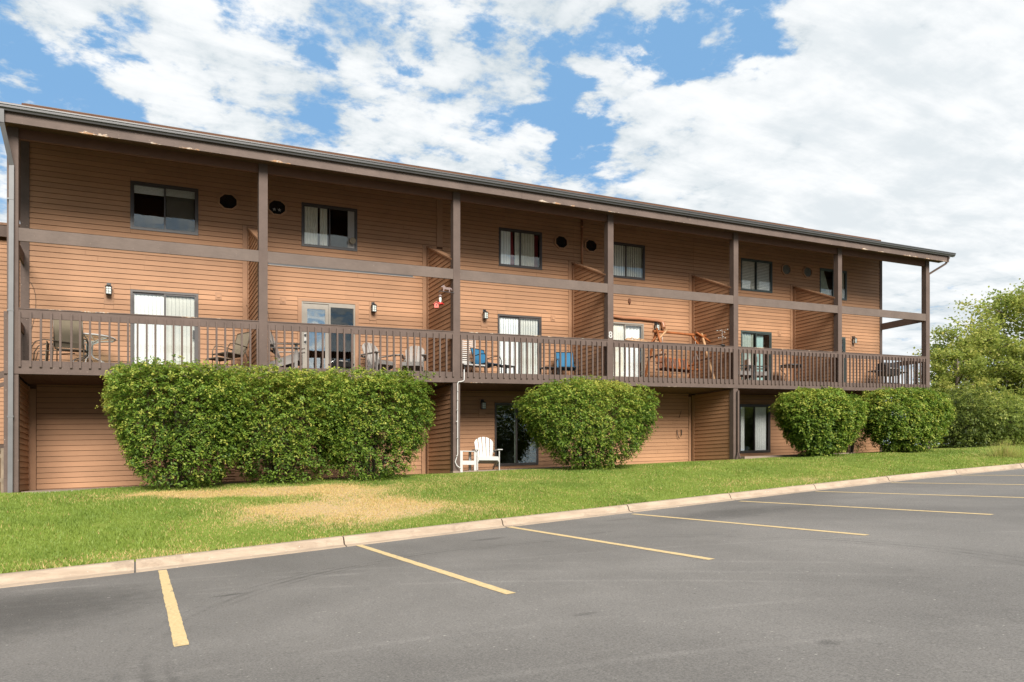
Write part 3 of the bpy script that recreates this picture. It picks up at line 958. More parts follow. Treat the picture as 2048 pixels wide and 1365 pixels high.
# bay by bay, upper windows
o, xm = opening('window', *UPW[0], WZ0, WZ1, M_frame)
blind_h(UPW[0][0] + .06, xm, 6.78, 7.0, D + .05, .03, .2).build('blind', M_whiteblind, o)
blind_h(xm, UPW[0][1] - .06, 6.80, 7.0, D + .05, .03, .2).build('blind', M_whiteblind, o)
box(xm + .04, UPW[0][1] - .08, D + .16, D + .165, 5.95, 6.9).build('shade', M_screen, o)
o, xm = opening('window', *UPW[1], WZ0, WZ1, M_frame)
curtain(6.22, 6.60, 5.92, 7.0, D + .06, 5).build('curtain', M_cream, o)
curtain(6.66, 6.86, 5.92, 7.0, D + .06, 3).build('curtain', M_cream, o)
box(7.40, 7.60, D - .011, D - .005, 5.93, 6.98).build('vent_panel', M_greyplastic, o)
MB().lathe([(.001, 0), (.075, 0), (.085, .01), (.085, .12), (.06, .12), (.055, .05), (.001, .05)], n=14).mesh
hb = MB().tube([(7.50, D - .012, 6.15), (7.50, D - .12, 6.13)], .075, 14); hb.tube([(7.50, D - .119, 6.13), (7.50, D - .15, 6.125)], .085, 14)
hb.build('vent_hood', M_tan, o)
o, xm = opening('window', *UPW[2], WZ0, WZ1, M_frame)
curtain(12.05, 12.42, 5.92, 6.98, D + .06, 4, .015).build('curtain', M_whiteblind, o)
MB().prism([(12.42, 5.92), (12.56, 5.92), (12.49, 6.98), (12.41, 6.98)], lambda x, z: (x, D + .065, z), lambda x, z: (x, D + .16, z)).build('curtain', M_redcloth, o)
curtain(12.57, 13.25, 5.92, 6.98, D + .065, 7, .012).build('curtain', M_cream, o)
curtain(13.28, 13.42, 5.92, 6.98, D + .13, 2, .012).build('curtain', M_redcloth, o)
o, xm = opening('window', *UPW[3], WZ0, WZ1, M_frame)
blind_v(15.99, 17.37, 5.92, 7.0, D + .05).build('blind', M_cream, o)
o, xm = opening('window', *UPW[4], WZ0, WZ1, M_frameg)
blind_h(21.78, 22.45, 5.95, 7.0, D + .045, .055, .35).build('blind', M_cream, o)
blind_h(22.52, 23.2, 5.95, 7.0, D + .045, .055, .35).build('blind', M_whiteblind, o)
o, xm = opening('window', *UPW[5], WZ0, WZ1, M_frameg)
MB().prism([(25.84, 5.93), (26.5, 5.93), (26.1, 6.98), (25.84, 6.98)], lambda x, z: (x, D + .065, z), lambda x, z: (x, D + .16, z)).build('curtain', M_darkcloth, o)
curtain(26.6, 27.24, 5.93, 6.98, D + .065, 5).build('curtain', M_cream, o)

# balcony doors
o, xm = opening('sliding_door', *DRS[0], Z_DK, 4.42, M_frame, fr=.05)
blind_v(2.18, 3.57, Z_DK + .05, 4.36, D + .045, .085).build('blind', M_whiteblind, o)
box(3.50, 3.54, D - .06, D - .02, 3.30, 3.50).build('handle', M_black, o)
o, xm = opening('sliding_door', *DRS[2], Z_DK, 4.42, M_frame, fr=.05)
blind_v(12.01, 13.38, Z_DK + .05, 4.36, D + .045, .085).build('blind', M_whiteblind, o)
box(13.34, 13.38, D - .06, D - .02, 3.30, 3.50).build('handle', M_black, o)
o, xm = opening('sliding_door', *DRS[3], Z_DK, 4.42, M_framel, fr=.05, screen='')
curtain(15.96, 16.6, Z_DK + .05, 4.35, D + .05, 8, .015).build('curtain', M_cream, o)
curtain(16.62, 17.32, Z_DK + .05, 4.35, D + .12, 5, .02).build('curtain', M_whiteblind, o)
o, xm = opening('sliding_door', *DRS[4], Z_DK, 4.42, M_frameg, fr=.06, screen='')
curtain(21.8, 22.4, Z_DK + .05, 4.33, D + .065, 5).build('curtain', M_darkcloth, o)
curtain(22.62, 22.95, Z_DK + .05, 4.33, D + .12, 4, .02).build('curtain', M_tealcloth, o)
box(22.44, 22.48, D - .06, D - .02, 3.3, 3.5).build('handle', M_black, o)
o, xm = opening('sliding_door', *DRS[5], Z_DK, 4.42, M_frameg, fr=.06)
blind_v(25.8, 27.1, Z_DK + .05, 4.3, D + .12).build('blind', M_cream, o)
# hinged glazed door with a fixed screened light beside it
x0, x1 = DRS[1]; xm = 6.90
f = MB(); y0, y1 = D - .02, D + .06
f.box(x0, x1, y0, y1, 4.375, 4.42); f.box(x0, x0 + .04, y0, y1, Z_DK, 4.374); f.box(xm - .02, xm + .03, y0, y1, Z_DK, 4.374); f.box(x1 - .045, x1, y0, y1, Z_DK, 4.374); f.box(xm + .03, x1 - .045, y0, y1, 4.30, 4.374); f.box(xm + .03, x1 - .045, y0, y1, Z_DK, Z_DK + .07)
o = f.build('door_frame', M_framel, B)
box(xm + .032, x1 - .047, D + .0, D + .006, Z_DK + .07, 4.30).build('pane', M_glassd, o)
l = MB(); a, b = x0 + .042, xm - .022
l.box(a, a + .11, D + .0, D + .04, Z_DK + .02, 4.37); l.box(b - .09, b, D + .0, D + .04, Z_DK + .02, 4.37); l.box(a + .11, b - .09, D, D + .04, 4.23, 4.37); l.box(a + .11, b - .09, D, D + .04, Z_DK + .02, Z_DK + .25)
dr = l.build('hinged_door', M_framel, o)
box(a + .112, b - .092, D + .012, D + .02, Z_DK + .25, 4.23).build('pane', M_glassb, dr)
kb = MB()
for z in (3.34, 3.52): kb.tube([(a + .055, D - .001, z), (a + .055, D - .05, z)], .028, 10)
kb.build('door_knob', M_black, dr)
box(a + .03, a + .08, D - .006, D - .001, 3.28, 3.58).build('lock_plate', M_white, dr)
# ground floor doors
o, xm = opening('sliding_door', *LWD[0], -.16, 1.75, M_frame, fr=.045)
curtain(12.62, 12.70, -.1, 1.68, D + .2, 1, .01).build('curtain', M_darkcloth, o)
box(xm + .04, 13.28, D - .022, D - .016, -.08, 1.68).build('insect_screen', M_glassd, o)
o, xm = opening('sliding_door', *LWD[1], -.02, 1.75, M_frame, fr=.06, screen='')
curtain(21.74, 21.95, .04, 1.68, D + .05, 3, .02).build('curtain', M_whiteblind, o)
curtain(22.46, 23.02, .04, 1.68, D + .05, 6, .02).build('curtain', M_whiteblind, o)

# octagonal lights near the party walls
def octo(cx, cz, rx, rz, glass):
    pts = [(math.cos(R(22.5 + 45 * i)) / math.cos(R(22.5)), math.sin(R(22.5 + 45 * i)) / math.cos(R(22.5))) for i in range(8)]
    mb = MB(); n = len(mb.v)
    ring = [((1.16, D - .002), (1.16, D - .05), (1.0, D - .055), (.93, D - .02))]
    levels = [(1.22, D - .0), (1.22, D - .055), (1.0, D - .06), (.98, D - .028)]
    for s_, yy in levels: mb.v += [(cx + x * rx * s_, yy, cz + z * rz * s_) for x, z in pts]
    for l_ in range(3):
        for i in range(8):
            j = (i + 1) % 8; mb.f.append((l_ * 8 + i, l_ * 8 + j, (l_ + 1) * 8 + j, (l_ + 1) * 8 + i)); mb.sm.append(False)
    o = mb.build('octagonal_window', M_sidtrim, B)
    MB().prism([(cx + x * rx * .985, cz + z * rz * .985) for x, z in pts], lambda x, z: (x, D - .030, z), lambda x, z: (x, D - .024, z)).build('pane', glass, o)
    return o


M_octd = simple('dark_glazing', (.012, .011, .010), .06, .1, 6, 10, 0, 0, .6)
M_octg = simple('grey_shutter_glazing', (.10, .10, .085), .3, .4, 12, 10, 0, 0, .5)
for (cx, gl) in [(4.33, M_octd), (5.53, M_octd), (14.17, M_octd), (15.28, M_octd), (23.97, M_octg), (25.10, M_octg)]:
    o = octo(cx, 6.815, .205, .178, gl)
    if cx == 5.53:
        st = MB()
        for qx in (-.07, .06):
            pl = [((.05 if i % 2 == 0 else .02) * math.cos(R(90 + 36 * i)) + cx + qx, (.05 if i % 2 == 0 else .02) * math.sin(R(90 + 36 * i)) + 6.76) for i in range(10)]
            st.prism(pl, lambda x, z: (x, D - .034, z), lambda x, z: (x, D - .031, z))
        st.build('star_ornament', M_greyplastic, o)

# small plates and pipes on the wall
for x in (4.10, 5.68, 13.87, 23.63):
    o = box(x - .075, x + .075, D - .034, D - .001, 4.31, 4.49).build('cover_plate', M_sidtrim, B)
    box(x - .035, x + .035, D - .048, D - .034, 4.36, 4.44).build('cover', M_sid, o)
box(4.76, 4.80, D - .05, D - .03, 4.20, 4.36).build('cover_plate', M_sidtrim, B)
MB().tube([(14.93, D - .05, 7.6), (14.93, D - .05, 6.18)], .035, 8).build('vent_pipe', M_copper, B)
MB().tube([(14.93, D - .05, 7.42), (14.93, D - .05, 7.36)], .045, 8).build('pipe_collar', M_copper, B)
pt = [(15.1, D - .07, 4.60), (15.6, D - .07, 4.64), (16.04, D - .07, 4.60), (16.5, D - .07, 4.56), (17.2, D - .07, 4.57), (17.9, D - .07, 4.545), (18.08, D - .07, 4.53), (18.14, D - .07, 4.46), (18.15, D - .09, 4.33), (18.13, D - .14, 4.29)]
MB().tube(pt, [.05] * 7 + [.075, .075, .06], 10).build('wall_pipe', M_copper, B)
cb = [(.07 + .13 * math.sin(i / 7 * 2.6), D - .03, 4.45 - 1.45 * (i / 9) ** 1.5) for i in range(10)]
MB().tube(cb, .005, 5).build('loose_cable', M_bark, B)
MB().tube([(18.78, D - .03, .86), (18.76, D - .08, .72), (18.80, D - .09, .60), (18.86, D - .09, .57)], .012, 6).build('hose_tap', M_black, B)
MB().tube([(18.96, D - .03, .86), (18.96, D - .06, .84), (18.95, D - .07, .66)], .014, 6).build('hose_tap', M_black, B)
MB().tube([(18.97, D - .03, 1.52), (18.86, D - .05, 1.28)], .008, 5).build('loose_cable', M_black, B)
lv = MB()
for i in range(7): lv.hexa([(4.0, D - .05, -.30 + i * .07), (4.5, D - .05, -.30 + i * .07), (4.5, D - .02, -.27 + i * .07), (4.0, D - .02, -.27 + i * .07), (4.0, D - .05, -.29 + i * .07), (4.5, D - .05, -.29 + i * .07), (4.5, D - .02, -.26 + i * .07), (4.0, D - .02, -.26 + i * .07)])
lv.build('louver_vent', M_sidtrim, B)
# metal awning track under the second mid beam
box(4.99, 8.55, .01, .045, 4.765, 4.803).build('awning_track', M_black, B)
box(4.99, 8.60, .003, .02, 4.757, 4.764).build('track_lip', M_greyplastic, B)

# house number
tcu = bpy.data.curves.new('number', 'FONT'); tcu.body = '8'; tcu.size = .27; tcu.extrude = .006; tcu.align_x = 'CENTER'; tcu.offset = .004
to = bpy.data.objects.new('tmp_number', tcu); C.objects.link(to); bpy.context.view_layer.update()
nm = bpy.data.meshes.new_from_object(to.evaluated_get(bpy.context.evaluated_depsgraph_get())); bpy.data.objects.remove(to)
nm.materials.clear(); nm.materials.append(M_white)
no = bpy.data.objects.new('house_number', nm); C.objects.link(no); no.parent = B
no.location = (14.625, -.010, 3.485 + K * 14.62); no.rotation_euler = (R(90), 0, 0)

# ------------------------------------------------------------------ concrete strip and gravel at the foot of the wall
mb = MB()
for (a, b) in [(9.9, 11.4), (11.41, 12.9), (12.91, 14.4)]:
    mb.box(a, b, .25, D - .04, -.40, -.245)
tag(mb.build('patio', M_concrete), kind='structure')
mb = MB(); mb.box(19.75, 25.0, -.15, D - .04, -.4, -.13)
tag(mb.build('patio_slab', M_concrete), kind='structure')
mb = MB(); mb.box(.15, 9.5, -.05, D - .04, -.5, -.315)
tag(mb.build('footing_strip', M_concrete), kind='structure')
mb = MB()
for i in range(900):
    x = random.uniform(.25, 3.2); y = random.uniform(-.45, -.05); s_ = random.uniform(.010, .026)
    z = float(ground_z(x, y)) + s_ * .3
    mb.hexa([(x + dx * s_ * random.uniform(.7, 1.2), y + dy * s_ * random.uniform(.7, 1.2), z + dz * s_ * .6) for dx, dy, dz in [(-1, -1, -1), (1, -1, -1), (1, 1, -1), (-1, 1, -1), (-.6, -.6, 1), (.6, -.6, 1), (.6, .6, 1), (-.6, .6, 1)]])
tag(mb.build('gravel', M_pebble), 'strip of pale gravel along the foot of the wall', 'gravel', kind='stuff')

# ------------------------------------------------------------------ neighbouring building, left and farther back
NB = thing('neighbouring_building', 'lower tan sided building seen past the left end of the balconies', 'building', sheared=True)
ny = 8.0
box(-14, -.55, ny + .01, ny + 8, -.8, 7.3).build('wall', M_sheath, NB)
nbm = [MB() for _ in range(1)]
nw = NB.children[0]
for r in range(48):
    z0 = .99 + r * REV
    if z0 > 6.95: break
    vs, loc = board_x(-14, -.55, z0, z0 + REV, ny)
    inst('siding_board', MB().hexa(vs).mesh('siding_board', M_sid, True), nw, loc)
box(-14.1, -.45, ny - .2, ny - .14, 7.0, 7.33).build('fascia', M_trim, NB)
box(-14.1, -.45, ny - .22, ny + 8, 7.33, 7.40).build('roof', M_shingle, NB)
box(-14, -.56, ny - .06, ny - .022, .80, .985).build('sill_board', M_trim, NB)
MB().bar((-3.4, 5.0, 1.6), (-.55, 5.0, 2.78), .05, .16).build('stair_rail', M_trim, NB)
MB().bar((-3.4, 5.0, 1.35), (-.55, 5.0, 2.52), .05, .10).build('stair_rail', M_trim, NB)
# fence by the corner
FN = thing('fence', 'short weathered wooden picket fence at the left corner of the building', 'fence', sheared=True)
for i in range(16):
    x = -2.3 + i * .135
    box(x, x + .11, .55, .575, -.55, .62 + random.uniform(-.02, .02)).build('picket', M_fence, FN)
for z in (-.1, .4): box(-2.3, -.15, .58, .62, z, z + .08).build('fence_rail', M_fence, FN)

# ------------------------------------------------------------------ wall lanterns
def lantern(loc, label):
    t = thing('wall_lantern', label, 'wall lamp', loc, 0, 'wall lanterns')
    mb = MB().box(-.045, .045, -.02, 0, -.02, .12); mb.bar((0, -.01, .10), (0, -.10, .10), .02, .02); mb.box(-.012, .012, -.105, -.085, .04, .10)
    mb.build('bracket', M_black, t)
    c = MB().hexa([(-.075, -.165, .015), (.075, -.165, .015), (.075, -.015 - .01, .015), (-.075, -.025, .015), (-.03, -.12, .055), (.03, -.12, .055), (.03, -.07, .055), (-.03, -.07, .055)])
    c.build('cap', M_black, t)
    f = MB()
    for x in (-.062, .048):
        for y in (-.155, -.045): f.box(x, x + .012, y, y + .012, -.155, .014)
    f.box(-.062, .06, -.155, -.033, -.168, -.155)
    for z in (-.10, -.04): f.box(-.060, .058, -.1535, -.1475, z, z + .006)
    f.box(-.004, .004, -.1535, -.1475, -.154, .013)
    f.build('lamp_cage', M_black, t)
    box(-.048, .046, -.145, -.045, -.152, .012).build('lamp_glass', M_lampglass, t)
    return t


LAN = ['black wall lantern to the left of the white-blinded sliding door, leftmost of the balcony lanterns', 'black wall lantern right of the hinged glass door, above two grey slatted chairs',
       'black wall lantern above the blue chair, left of its balcony door', 'black wall lantern tucked under the end of the brown wall pipe, above the log swing',
       'black wall lantern near the open right corner of the building', 'black wall lantern on the shaded ground floor wall above the white slatted chair']
for (x, z0, z1), lb in zip(lant, LAN):
    lantern((x, D - .027, z0 - .12), lb)

# ------------------------------------------------------------------ furniture builders
def adirondack(name, label, mt, loc, rz, group=None, fan=5, wide=.56, cat='chair'):
    t = thing(name, label, cat, loc, rz, group)
    n = fan; bw = wide / n
    # back slats: fanned and rounded at the top, leaning back
    for i in range(n):
        u = (i - (n - 1) / 2) / ((n - 1) / 2)
        def top_h(v): return .50 + .24 * math.sqrt(max(0, 1 - (abs(v) / 1.28) ** 2.2))
        h = .74
        xb, xt = u * (wide / 2 - bw / 2) * .74, u * (wide / 2 - bw / 2)
        mb = MB(); hw0, hw1 = bw * .34, bw * .40
        y0, z0 = .19, .20; y1, z1 = .19 + h * .36, .20 + h
        du = hw1 / (wide / 2 - bw / 2)
        pts = [(xb - hw0, 0), (xb + hw0, 0), (xt + hw1, top_h(u + du) / h), (xt + hw1 * .4, top_h(u + du * .4) / h), (xt - hw1 * .4, top_h(u - du * .4) / h), (xt - hw1, top_h(u - du) / h)]
        mb.prism(pts, lambda x, s_: (x, y0 + (y1 - y0) * s_, z0 + (z1 - z0) * s_), lambda x, s_: (x, y0 + (y1 - y0) * s_ + .018, z0 + (z1 - z0) * s_ - .008))
        mb.build('back_slat', mt, t)
    sl = 5
    for i in range(sl):
        y = -.27 + i * .095; z = .37 - i * .034
        MB().hexa([(-.26, y, z - .018), (.26, y, z - .018), (.26, y + .085, z - .048), (-.26, y + .085, z - .048), (-.26, y, z), (.26, y, z), (.26, y + .085, z - .030), (-.26, y + .085, z - .030)]).build('seat_slat', mt, t)
    box(-.27, .27, -.298, -.276, .27, .375).build('apron', mt, t)
    for s in (-1, 1):
        MB().bar((s * .30, -.25, 0), (s * .30, -.25, .55), .075, .022, (1, 0, 0)).build('front_leg', mt, t)
        MB().hexa([(s * .275 - .012, -.28, .24), (s * .275 + .012, -.28, .24), (s * .275 + .012, .50, .0), (s * .275 - .012, .50, .0), (s * .275 - .012, -.28, .35), (s * .275 + .012, -.28, .35), (s * .275 + .012, .42, .11), (s * .275 - .012, .42, .11)]).build('back_leg', mt, t)
        MB().hexa([(s * .31 - .07, -.34, .552), (s * .31 + .07, -.34, .552), (s * .31 + .035, .38, .552), (s * .31 - .035, .38, .552), (s * .31 - .07, -.34, .574), (s * .31 + .07, -.34, .574), (s * .31 + .035, .38, .574), (s * .31 - .035, .38, .574)]).build('arm_rest', mt, t)
    box(-.31, .31, .375, .40, .50, .55).build('back_rail', mt, t)
    return t


def sling_chair(name, label, fabric, frame, loc, rz, group=None, high=1.0, seat=.42):
    t = thing(name, label, 'chair', loc, rz, group)
    w2 = .27; bt = high
    mb = MB()
    for s in (-1, 1):
        mb.tube([(s * w2, -.30, seat), (s * w2, .16, seat - .03), (s * w2, .24, seat + .10), (s * w2, .38, bt)], .013, 6)
        mb.tube([(s * (w2 + .03), -.30, 0), (s * (w2 + .03), -.29, .50), (s * (w2 + .03), -.22, .62), (s * (w2 + .03), -.05, .64), (s * (w2 + .02), .26, .60)], .013, 6)
        mb.tube([(s * (w2 + .02), .40, 0), (s * (w2 + .02), .22, .45), (s * (w2 + .0), .25, .62)], .013, 6)
    mb.tube([(-w2, .38, bt), (w2, .38, bt)], .013, 6); mb.tube([(-w2 - .03, -.28, seat - .02), (w2 + .03, -.28, seat - .02)], .012, 6); mb.tube([(-w2, .16, seat - .05), (w2, .16, seat - .05)], .012, 6)
    mb.build('frame', frame, t)
    MB().hexa([(-w2 + .01, -.29, seat - .006), (w2 - .01, -.29, seat - .006), (w2 - .01, .16, seat - .046), (-w2 + .01, .16, seat - .046), (-w2 + .01, -.29, seat + .006), (w2 - .01, -.29, seat + .006), (w2 - .01, .16, seat - .03), (-w2 + .01, .16, seat - .03)]).build('seat', fabric, t)
    bk = MB(); prof = [(.17, seat - .02), (.235, seat + .09), (.31, seat + .33), (.385, bt - .01)]
    for (ya, za), (yb, zb_) in zip(prof[:-1], prof[1:]):
        bk.hexa([(-w2 + .012, ya - .006, za), (w2 - .012, ya - .006, za), (w2 - .012, ya + .006, za), (-w2 + .012, ya + .006, za), (-w2 + .012, yb - .006, zb_), (w2 - .012, yb - .006, zb_), (w2 - .012, yb + .006, zb_), (-w2 + .012, yb + .006, zb_)])
    bk.build('backrest', fabric, t)
    return t


def side_table(name, label, mt, loc, wx, wy, h, rz=0.0, th=.025, leg=.02, cat='table', lm=None):
    t = thing(name, label, cat, loc, rz)
    box(-wx / 2, wx / 2, -wy / 2, wy / 2, h - th, h).build('table_top', mt, t)
    for sx in (-1, 1):
        for sy_ in (-1, 1):
            MB().tube([(sx * (wx / 2 - .03), sy_ * (wy / 2 - .03), h - th - .001), (sx * (wx / 2 - .02), sy_ * (wy / 2 - .02), 0)], leg, 6).build('leg', lm or mt, t)
    return t


DK = Z_DK
# bay 0
sling_chair('patio_chair', 'tan sling chair with its back to the railing beside the round glass table', M_tan, M_tanframe, (.95, .95, DK), R(176), 'tan sling patio furniture', 1.02)
sling_chair('patio_chair', 'tan sling chair facing left near the diagonal-boarded partition of the left balcony', M_tan, M_tanframe, (4.28, 1.05, DK), R(-62), 'tan sling patio furniture', 1.0)
t = thing('footrest', 'low tan sling footrest on the deck in front of the left-facing sling chair', 'footrest', (3.98, .72, DK), R(-62))
mb = MB()
for s in (-1, 1): mb.tube([(s * .24, -.20, 0), (s * .24, -.18, .25), (s * .24, .18, .25), (s * .24, .20, 0)], .012, 6)
for s in (-1, 1): mb.tube([(-.24, s * .18, .245), (.24, s * .18, .245)], .011, 6)
mb.build('frame', M_tanframe, t); box(-.23, .23, -.18, .18, .252, .268).build('seat', M_tan, t)
t = thing('tube_recliner', 'low tubular recliner with rounded arms at the far left end of the balcony', 'recliner', (.52, 1.0, DK), R(90))
mb = MB()
for s in (-1, 1):
    mb.tube([(s * .30, .30, 0), (s * .30, .28, .35), (s * .30, .20, .50), (s * .30, .04, .56), (s * .30, -.45, .52)], .012, 6)
    mb.tube([(s * .27, .22, 0), (s * .27, .15, .30), (s * .27, -.5, .38)], .011, 6)
mb.build('frame', M_tanframe, t)
MB().hexa([(-.26, .02, .05), (.26, .02, .05), (.26, .035, .05), (-.26, .035, .05), (-.26, -.01, .54), (.26, -.01, .54), (.26, .005, .54), (-.26, .005, .54)]).build('sling', M_tan, t)
t = thing('glass_table', 'round glass patio table with a white tubular frame behind the tan chair', 'table', (1.30, 1.25, DK), 0)
ring = [(.52 * math.cos(R(a)), .52 * math.sin(R(a)), .72) for a in range(0, 361, 15)]
MB().tube(ring, .02, 6, False).build('rim', M_white, t)
MB().lathe([(.51, .716), (.51, .724)], n=28).build('glass_top', M_tableglass, t)
for a in range(0, 360, 60):
    c, s = math.cos(R(a + 20)), math.sin(R(a + 20))
    MB().tube([(c * .50, s * .50, .69), (c * .22, s * .22, .66), (c * .07, s * .07, .58), (c * .05, s * .05, .34), (c * .12, s * .12, .26), (c * .30, s * .30, .20), (c * .42, s * .42, .0)], .013, 6).build('leg', M_white, t)
# bay 1
a1 = adirondack('plastic_chair', 'grey plastic slatted chair facing right, against the post, lower of a stack of two', M_greyplastic, (5.62, .95, DK), R(68), 'grey plastic slatted chairs', 5, .56)
dup(a1, (5.62, .95, DK + .10), R(68), 'grey plastic slatted chair facing right, against the post, upper of a stack of two')
dup(a1, (8.02, 1.15, DK), R(22), 'grey plastic slatted chair turned to the right, under the wall lantern')
dup(a1, (9.0, 1.25, DK), R(-26), 'grey plastic slatted chair facing the railing, nearest the second partition')
t = thing('portable_grill', 'flat black portable grill with a silver handle on the deck by the glass door', 'grill', (6.92, .85, DK), 0)
MB().hexa([(-.26, -.17, .16), (.26, -.17, .16), (.26, .17, .16), (-.26, .17, .16), (-.29, -.2, .24), (.29, -.2, .24), (.29, .2, .24), (-.29, .2, .24)]).build('body', M_black, t)
MB().hexa([(-.27, -.18, .245), (.27, -.18, .245), (.27, .18, .245), (-.27, .18, .245), (-.2, -.12, .32), (.2, -.12, .32), (.2, .12, .32), (-.2, .12, .32)]).build('lid', M_black, t)
MB().tube([(-.12, -.19, .27), (-.1, -.23, .285), (.1, -.23, .285), (.12, -.19, .27)], .012, 6).build('handle', M_chain, t)
for sx in (-.2, .2): MB().tube([(sx, -.12, .158), (sx, -.14, 0)], .012, 5).build('leg', M_black, t)
for sx in (-.2, .2): MB().tube([(sx, .12, .158), (sx, .14, 0)], .012, 5).build('leg', M_black, t)
t = thing('fishing_rod', 'thin dark fishing rod leaning on the railing beside the stacked grey chairs', 'fishing rod', (5.0, .15, DK + .0), 0)
MB().tube([(.22, .1, .0), (.14, .06, .6), (0, 0, 1.34)], [.010, .007, .004], 6).build('rod', M_black, t)
MB().tube([(.20, .07, .10), (.20, .0, .10)], .025, 8).build('reel', M_chain, t)
# things hanging at post 2
t = thing('hanging_bracket', 'flat metal bracket with an animal silhouette fixed to the post above the bird feeder', 'bracket', (9.66, -.03, 4.40), 0)
MB().box(-.42, .02, -.004, .004, .03, .042).build('arm', M_black, t)
MB().tube([(-.40, 0, .03), (-.43, 0, -.02), (-.40, 0, -.04)], .004, 5).build('hook', M_black, t)
ani = [(0, .055), (.02, .05), (.03, .10), (.055, .11), (.14, .105), (.15, .05), (.165, .05), (.17, .12), (.20, .13), (.215, .09), (.225, .10), (.215, .15), (.17, .17), (.07, .165), (.04, .19), (.03, .225), (.02, .20), (-.005, .225), (-.005, .195), (-.05, .17), (-.045, .155), (.0, .15)]
MB().prism([(x * 1.15 - .30, z - .01) for x, z in ani], lambda x, z: (x, -.003, z), lambda x, z: (x, .003, z)).build('silhouette', M_rust, t)
t = thing('hummingbird_feeder', 'small hummingbird feeder with a clear bottle and red flower base, hanging from the bracket', 'bird feeder', (9.28, -.03, 4.15), 0)
MB().tube([(-.0, 0, .21), (-.02, 0, .23)], .003, 4).build('wire', M_black, t)
MB().lathe([(.045, .15), (.05, .17), (.03, .20), (.008, .21)], n=12).build('cap', M_rust, t)
MB().lathe([(.022, .0), (.03, .02), (.035, .10), (.022, .149)], n=12).build('bottle', M_lampglass, t)
fb = MB().lathe([(.04, -.05), (.085, -.045), (.09, -.025), (.05, -.002), (.02, -.001)], n=14)
fb.build('base', M_red, t)
for a in range(0, 360, 72): MB().lathe([(.012, -.0), (.03, .018), (.012, .02)], .085 * math.cos(R(a)), .085 * math.sin(R(a)), 8, -.045).build('flower', M_red, t)
t = thing('birdhouse', 'small salmon red birdhouse hanging below the red feeder', 'birdhouse', (9.18, -.03, 4.0), R(-24))
MB().prism([(-.055, 0), (.055, 0), (.055, .10), (0, .145), (-.055, .10)], lambda x, z: (x, .07, z), lambda x, z: (x, -.07, z)).build('body', M_salmon, t)
rf = MB()
for s in (-1, 1): rf.hexa([(0, -.095, .152), (s * .09, -.095, .078), (s * .09, .095, .078), (0, .095, .152), (0, -.095, .164), (s * .09, -.095, .088), (s * .09, .095, .088), (0, .095, .164)] if s > 0 else [(s * .09, -.095, .078), (0, -.095, .152), (0, .095, .152), (s * .09, .095, .078), (s * .09, -.095, .088), (0, -.095, .164), (0, .095, .164), (s * .09, .095, .088)])
rf.build('roof', M_salmon, t)
MB().tube([(0, -.0705, .07), (0, -.073, .07)], .018, 10).build('entrance', M_black, t)
MB().tube([(0, 0, .16), (.06, 0, .21)], .003, 4).build('wire', M_black, t)
# bay 2
t = thing('louvered_shutter', 'white louvered shutter panel standing on the deck beside the second brown partition', 'shutter', (10.74, 1.5, DK), 0)
mb = MB(); sw = .235
mb.box(-sw, -sw + .05, 0, .03, .45, 1.26); mb.box(sw - .05, sw, 0, .03, .45, 1.26); mb.box(-sw + .05, sw - .05, 0, .03, 1.20, 1.26); mb.box(-sw + .05, sw - .05, 0, .03, .45, .53)
mb.build('frame', M_white, t)
for i in range(11):
    z = .55 + i * .058
    MB().hexa([(-sw + .052, -.004, z), (sw - .052, -.004, z), (sw - .052, .034, z + .030), (-sw + .052, .034, z + .030), (-sw + .052, -.004, z + .008), (sw - .052, -.004, z + .008), (sw - .052, .034, z + .038), (-sw + .052, .034, z + .038)]).build('slat', M_white, t)
for s in (-1, 1): box(s * .2 - .02, s * .2 + .02, .0, .03, 0, .449).build('leg', M_greyplastic, t)
side_table('low_white_bench', 'low bench with a white metal top under the louvered shutter', M_white, (10.55, .75, DK), .66, .34, .31, 0, .035, .02, 'bench', M_black)
sling_chair('blue_chair', 'blue sling chair on a dark frame turned right, left of the white-blinded door', M_blue, M_black, (11.12, 1.05, DK), R(22), 'blue sling chairs', .86, .38)
sling_chair('blue_chair', 'blue sling chair on a dark frame facing the railing, right of the white-blinded door', M_blue, M_black, (13.9, 1.25, DK), R(-20), 'blue sling chairs', .92, .38)
side_table('dark_side_table', 'small dark side table left of the blue chair by the third partition', M_black, (13.22, 1.15, DK), .46, .4, .36, 0, .03, .018)
side_table('dark_side_table', 'small dark side table between the blue chair and the white-blinded door', M_black, (11.68, .95, DK), .42, .36, .34, R(20), .03, .016)
# bay 3: log swing
t = thing('log_swing', 'rustic cedar log swing bench hanging in a tall log frame on the balcony', 'garden swing', (0, 0, DK), 0, None)
t['_sh'] = 0
t.location = (18.0, .98, DK + K * 18.0)
def log(p, q, r, name, m_=M_log, n=8):
    p, q = Vector(p), Vector(q); k = 5; pts = []
    for i in range(k + 1):
        s_ = i / k; c = p.lerp(q, s_); c += Vector((random.uniform(-.006, .006), random.uniform(-.006, .006), random.uniform(-.006, .006))) if 0 < i < k else Vector()
        pts.append(c)
    return MB().tube(pts, [r * random.uniform(.9, 1.1) for _ in pts], n).build(name, m_, t)
log((-1.05, 0, 1.56), (1.12, 0, 1.60), .045, 'top_beam')
for s, x in ((-1, -.93), (1, .93)):
    log((x, -.02, 1.66), (x - .02 * s, -.66, 0), .042, 'leg', M_logpale if s > 0 else M_log)
    log((x - s * .02, .02, 1.64), (x, .66, 0), .042, 'leg')
    log((x, -.46, .78), (x, .46, .80), .028, 'cross_bar', M_logdark)
log((-.90, -.04, 1.28), (-.52, -.03, 1.66), .035, 'brace', M_logpale)
log((.48, .02, 1.62), (.90, .0, 1.20), .030, 'brace')
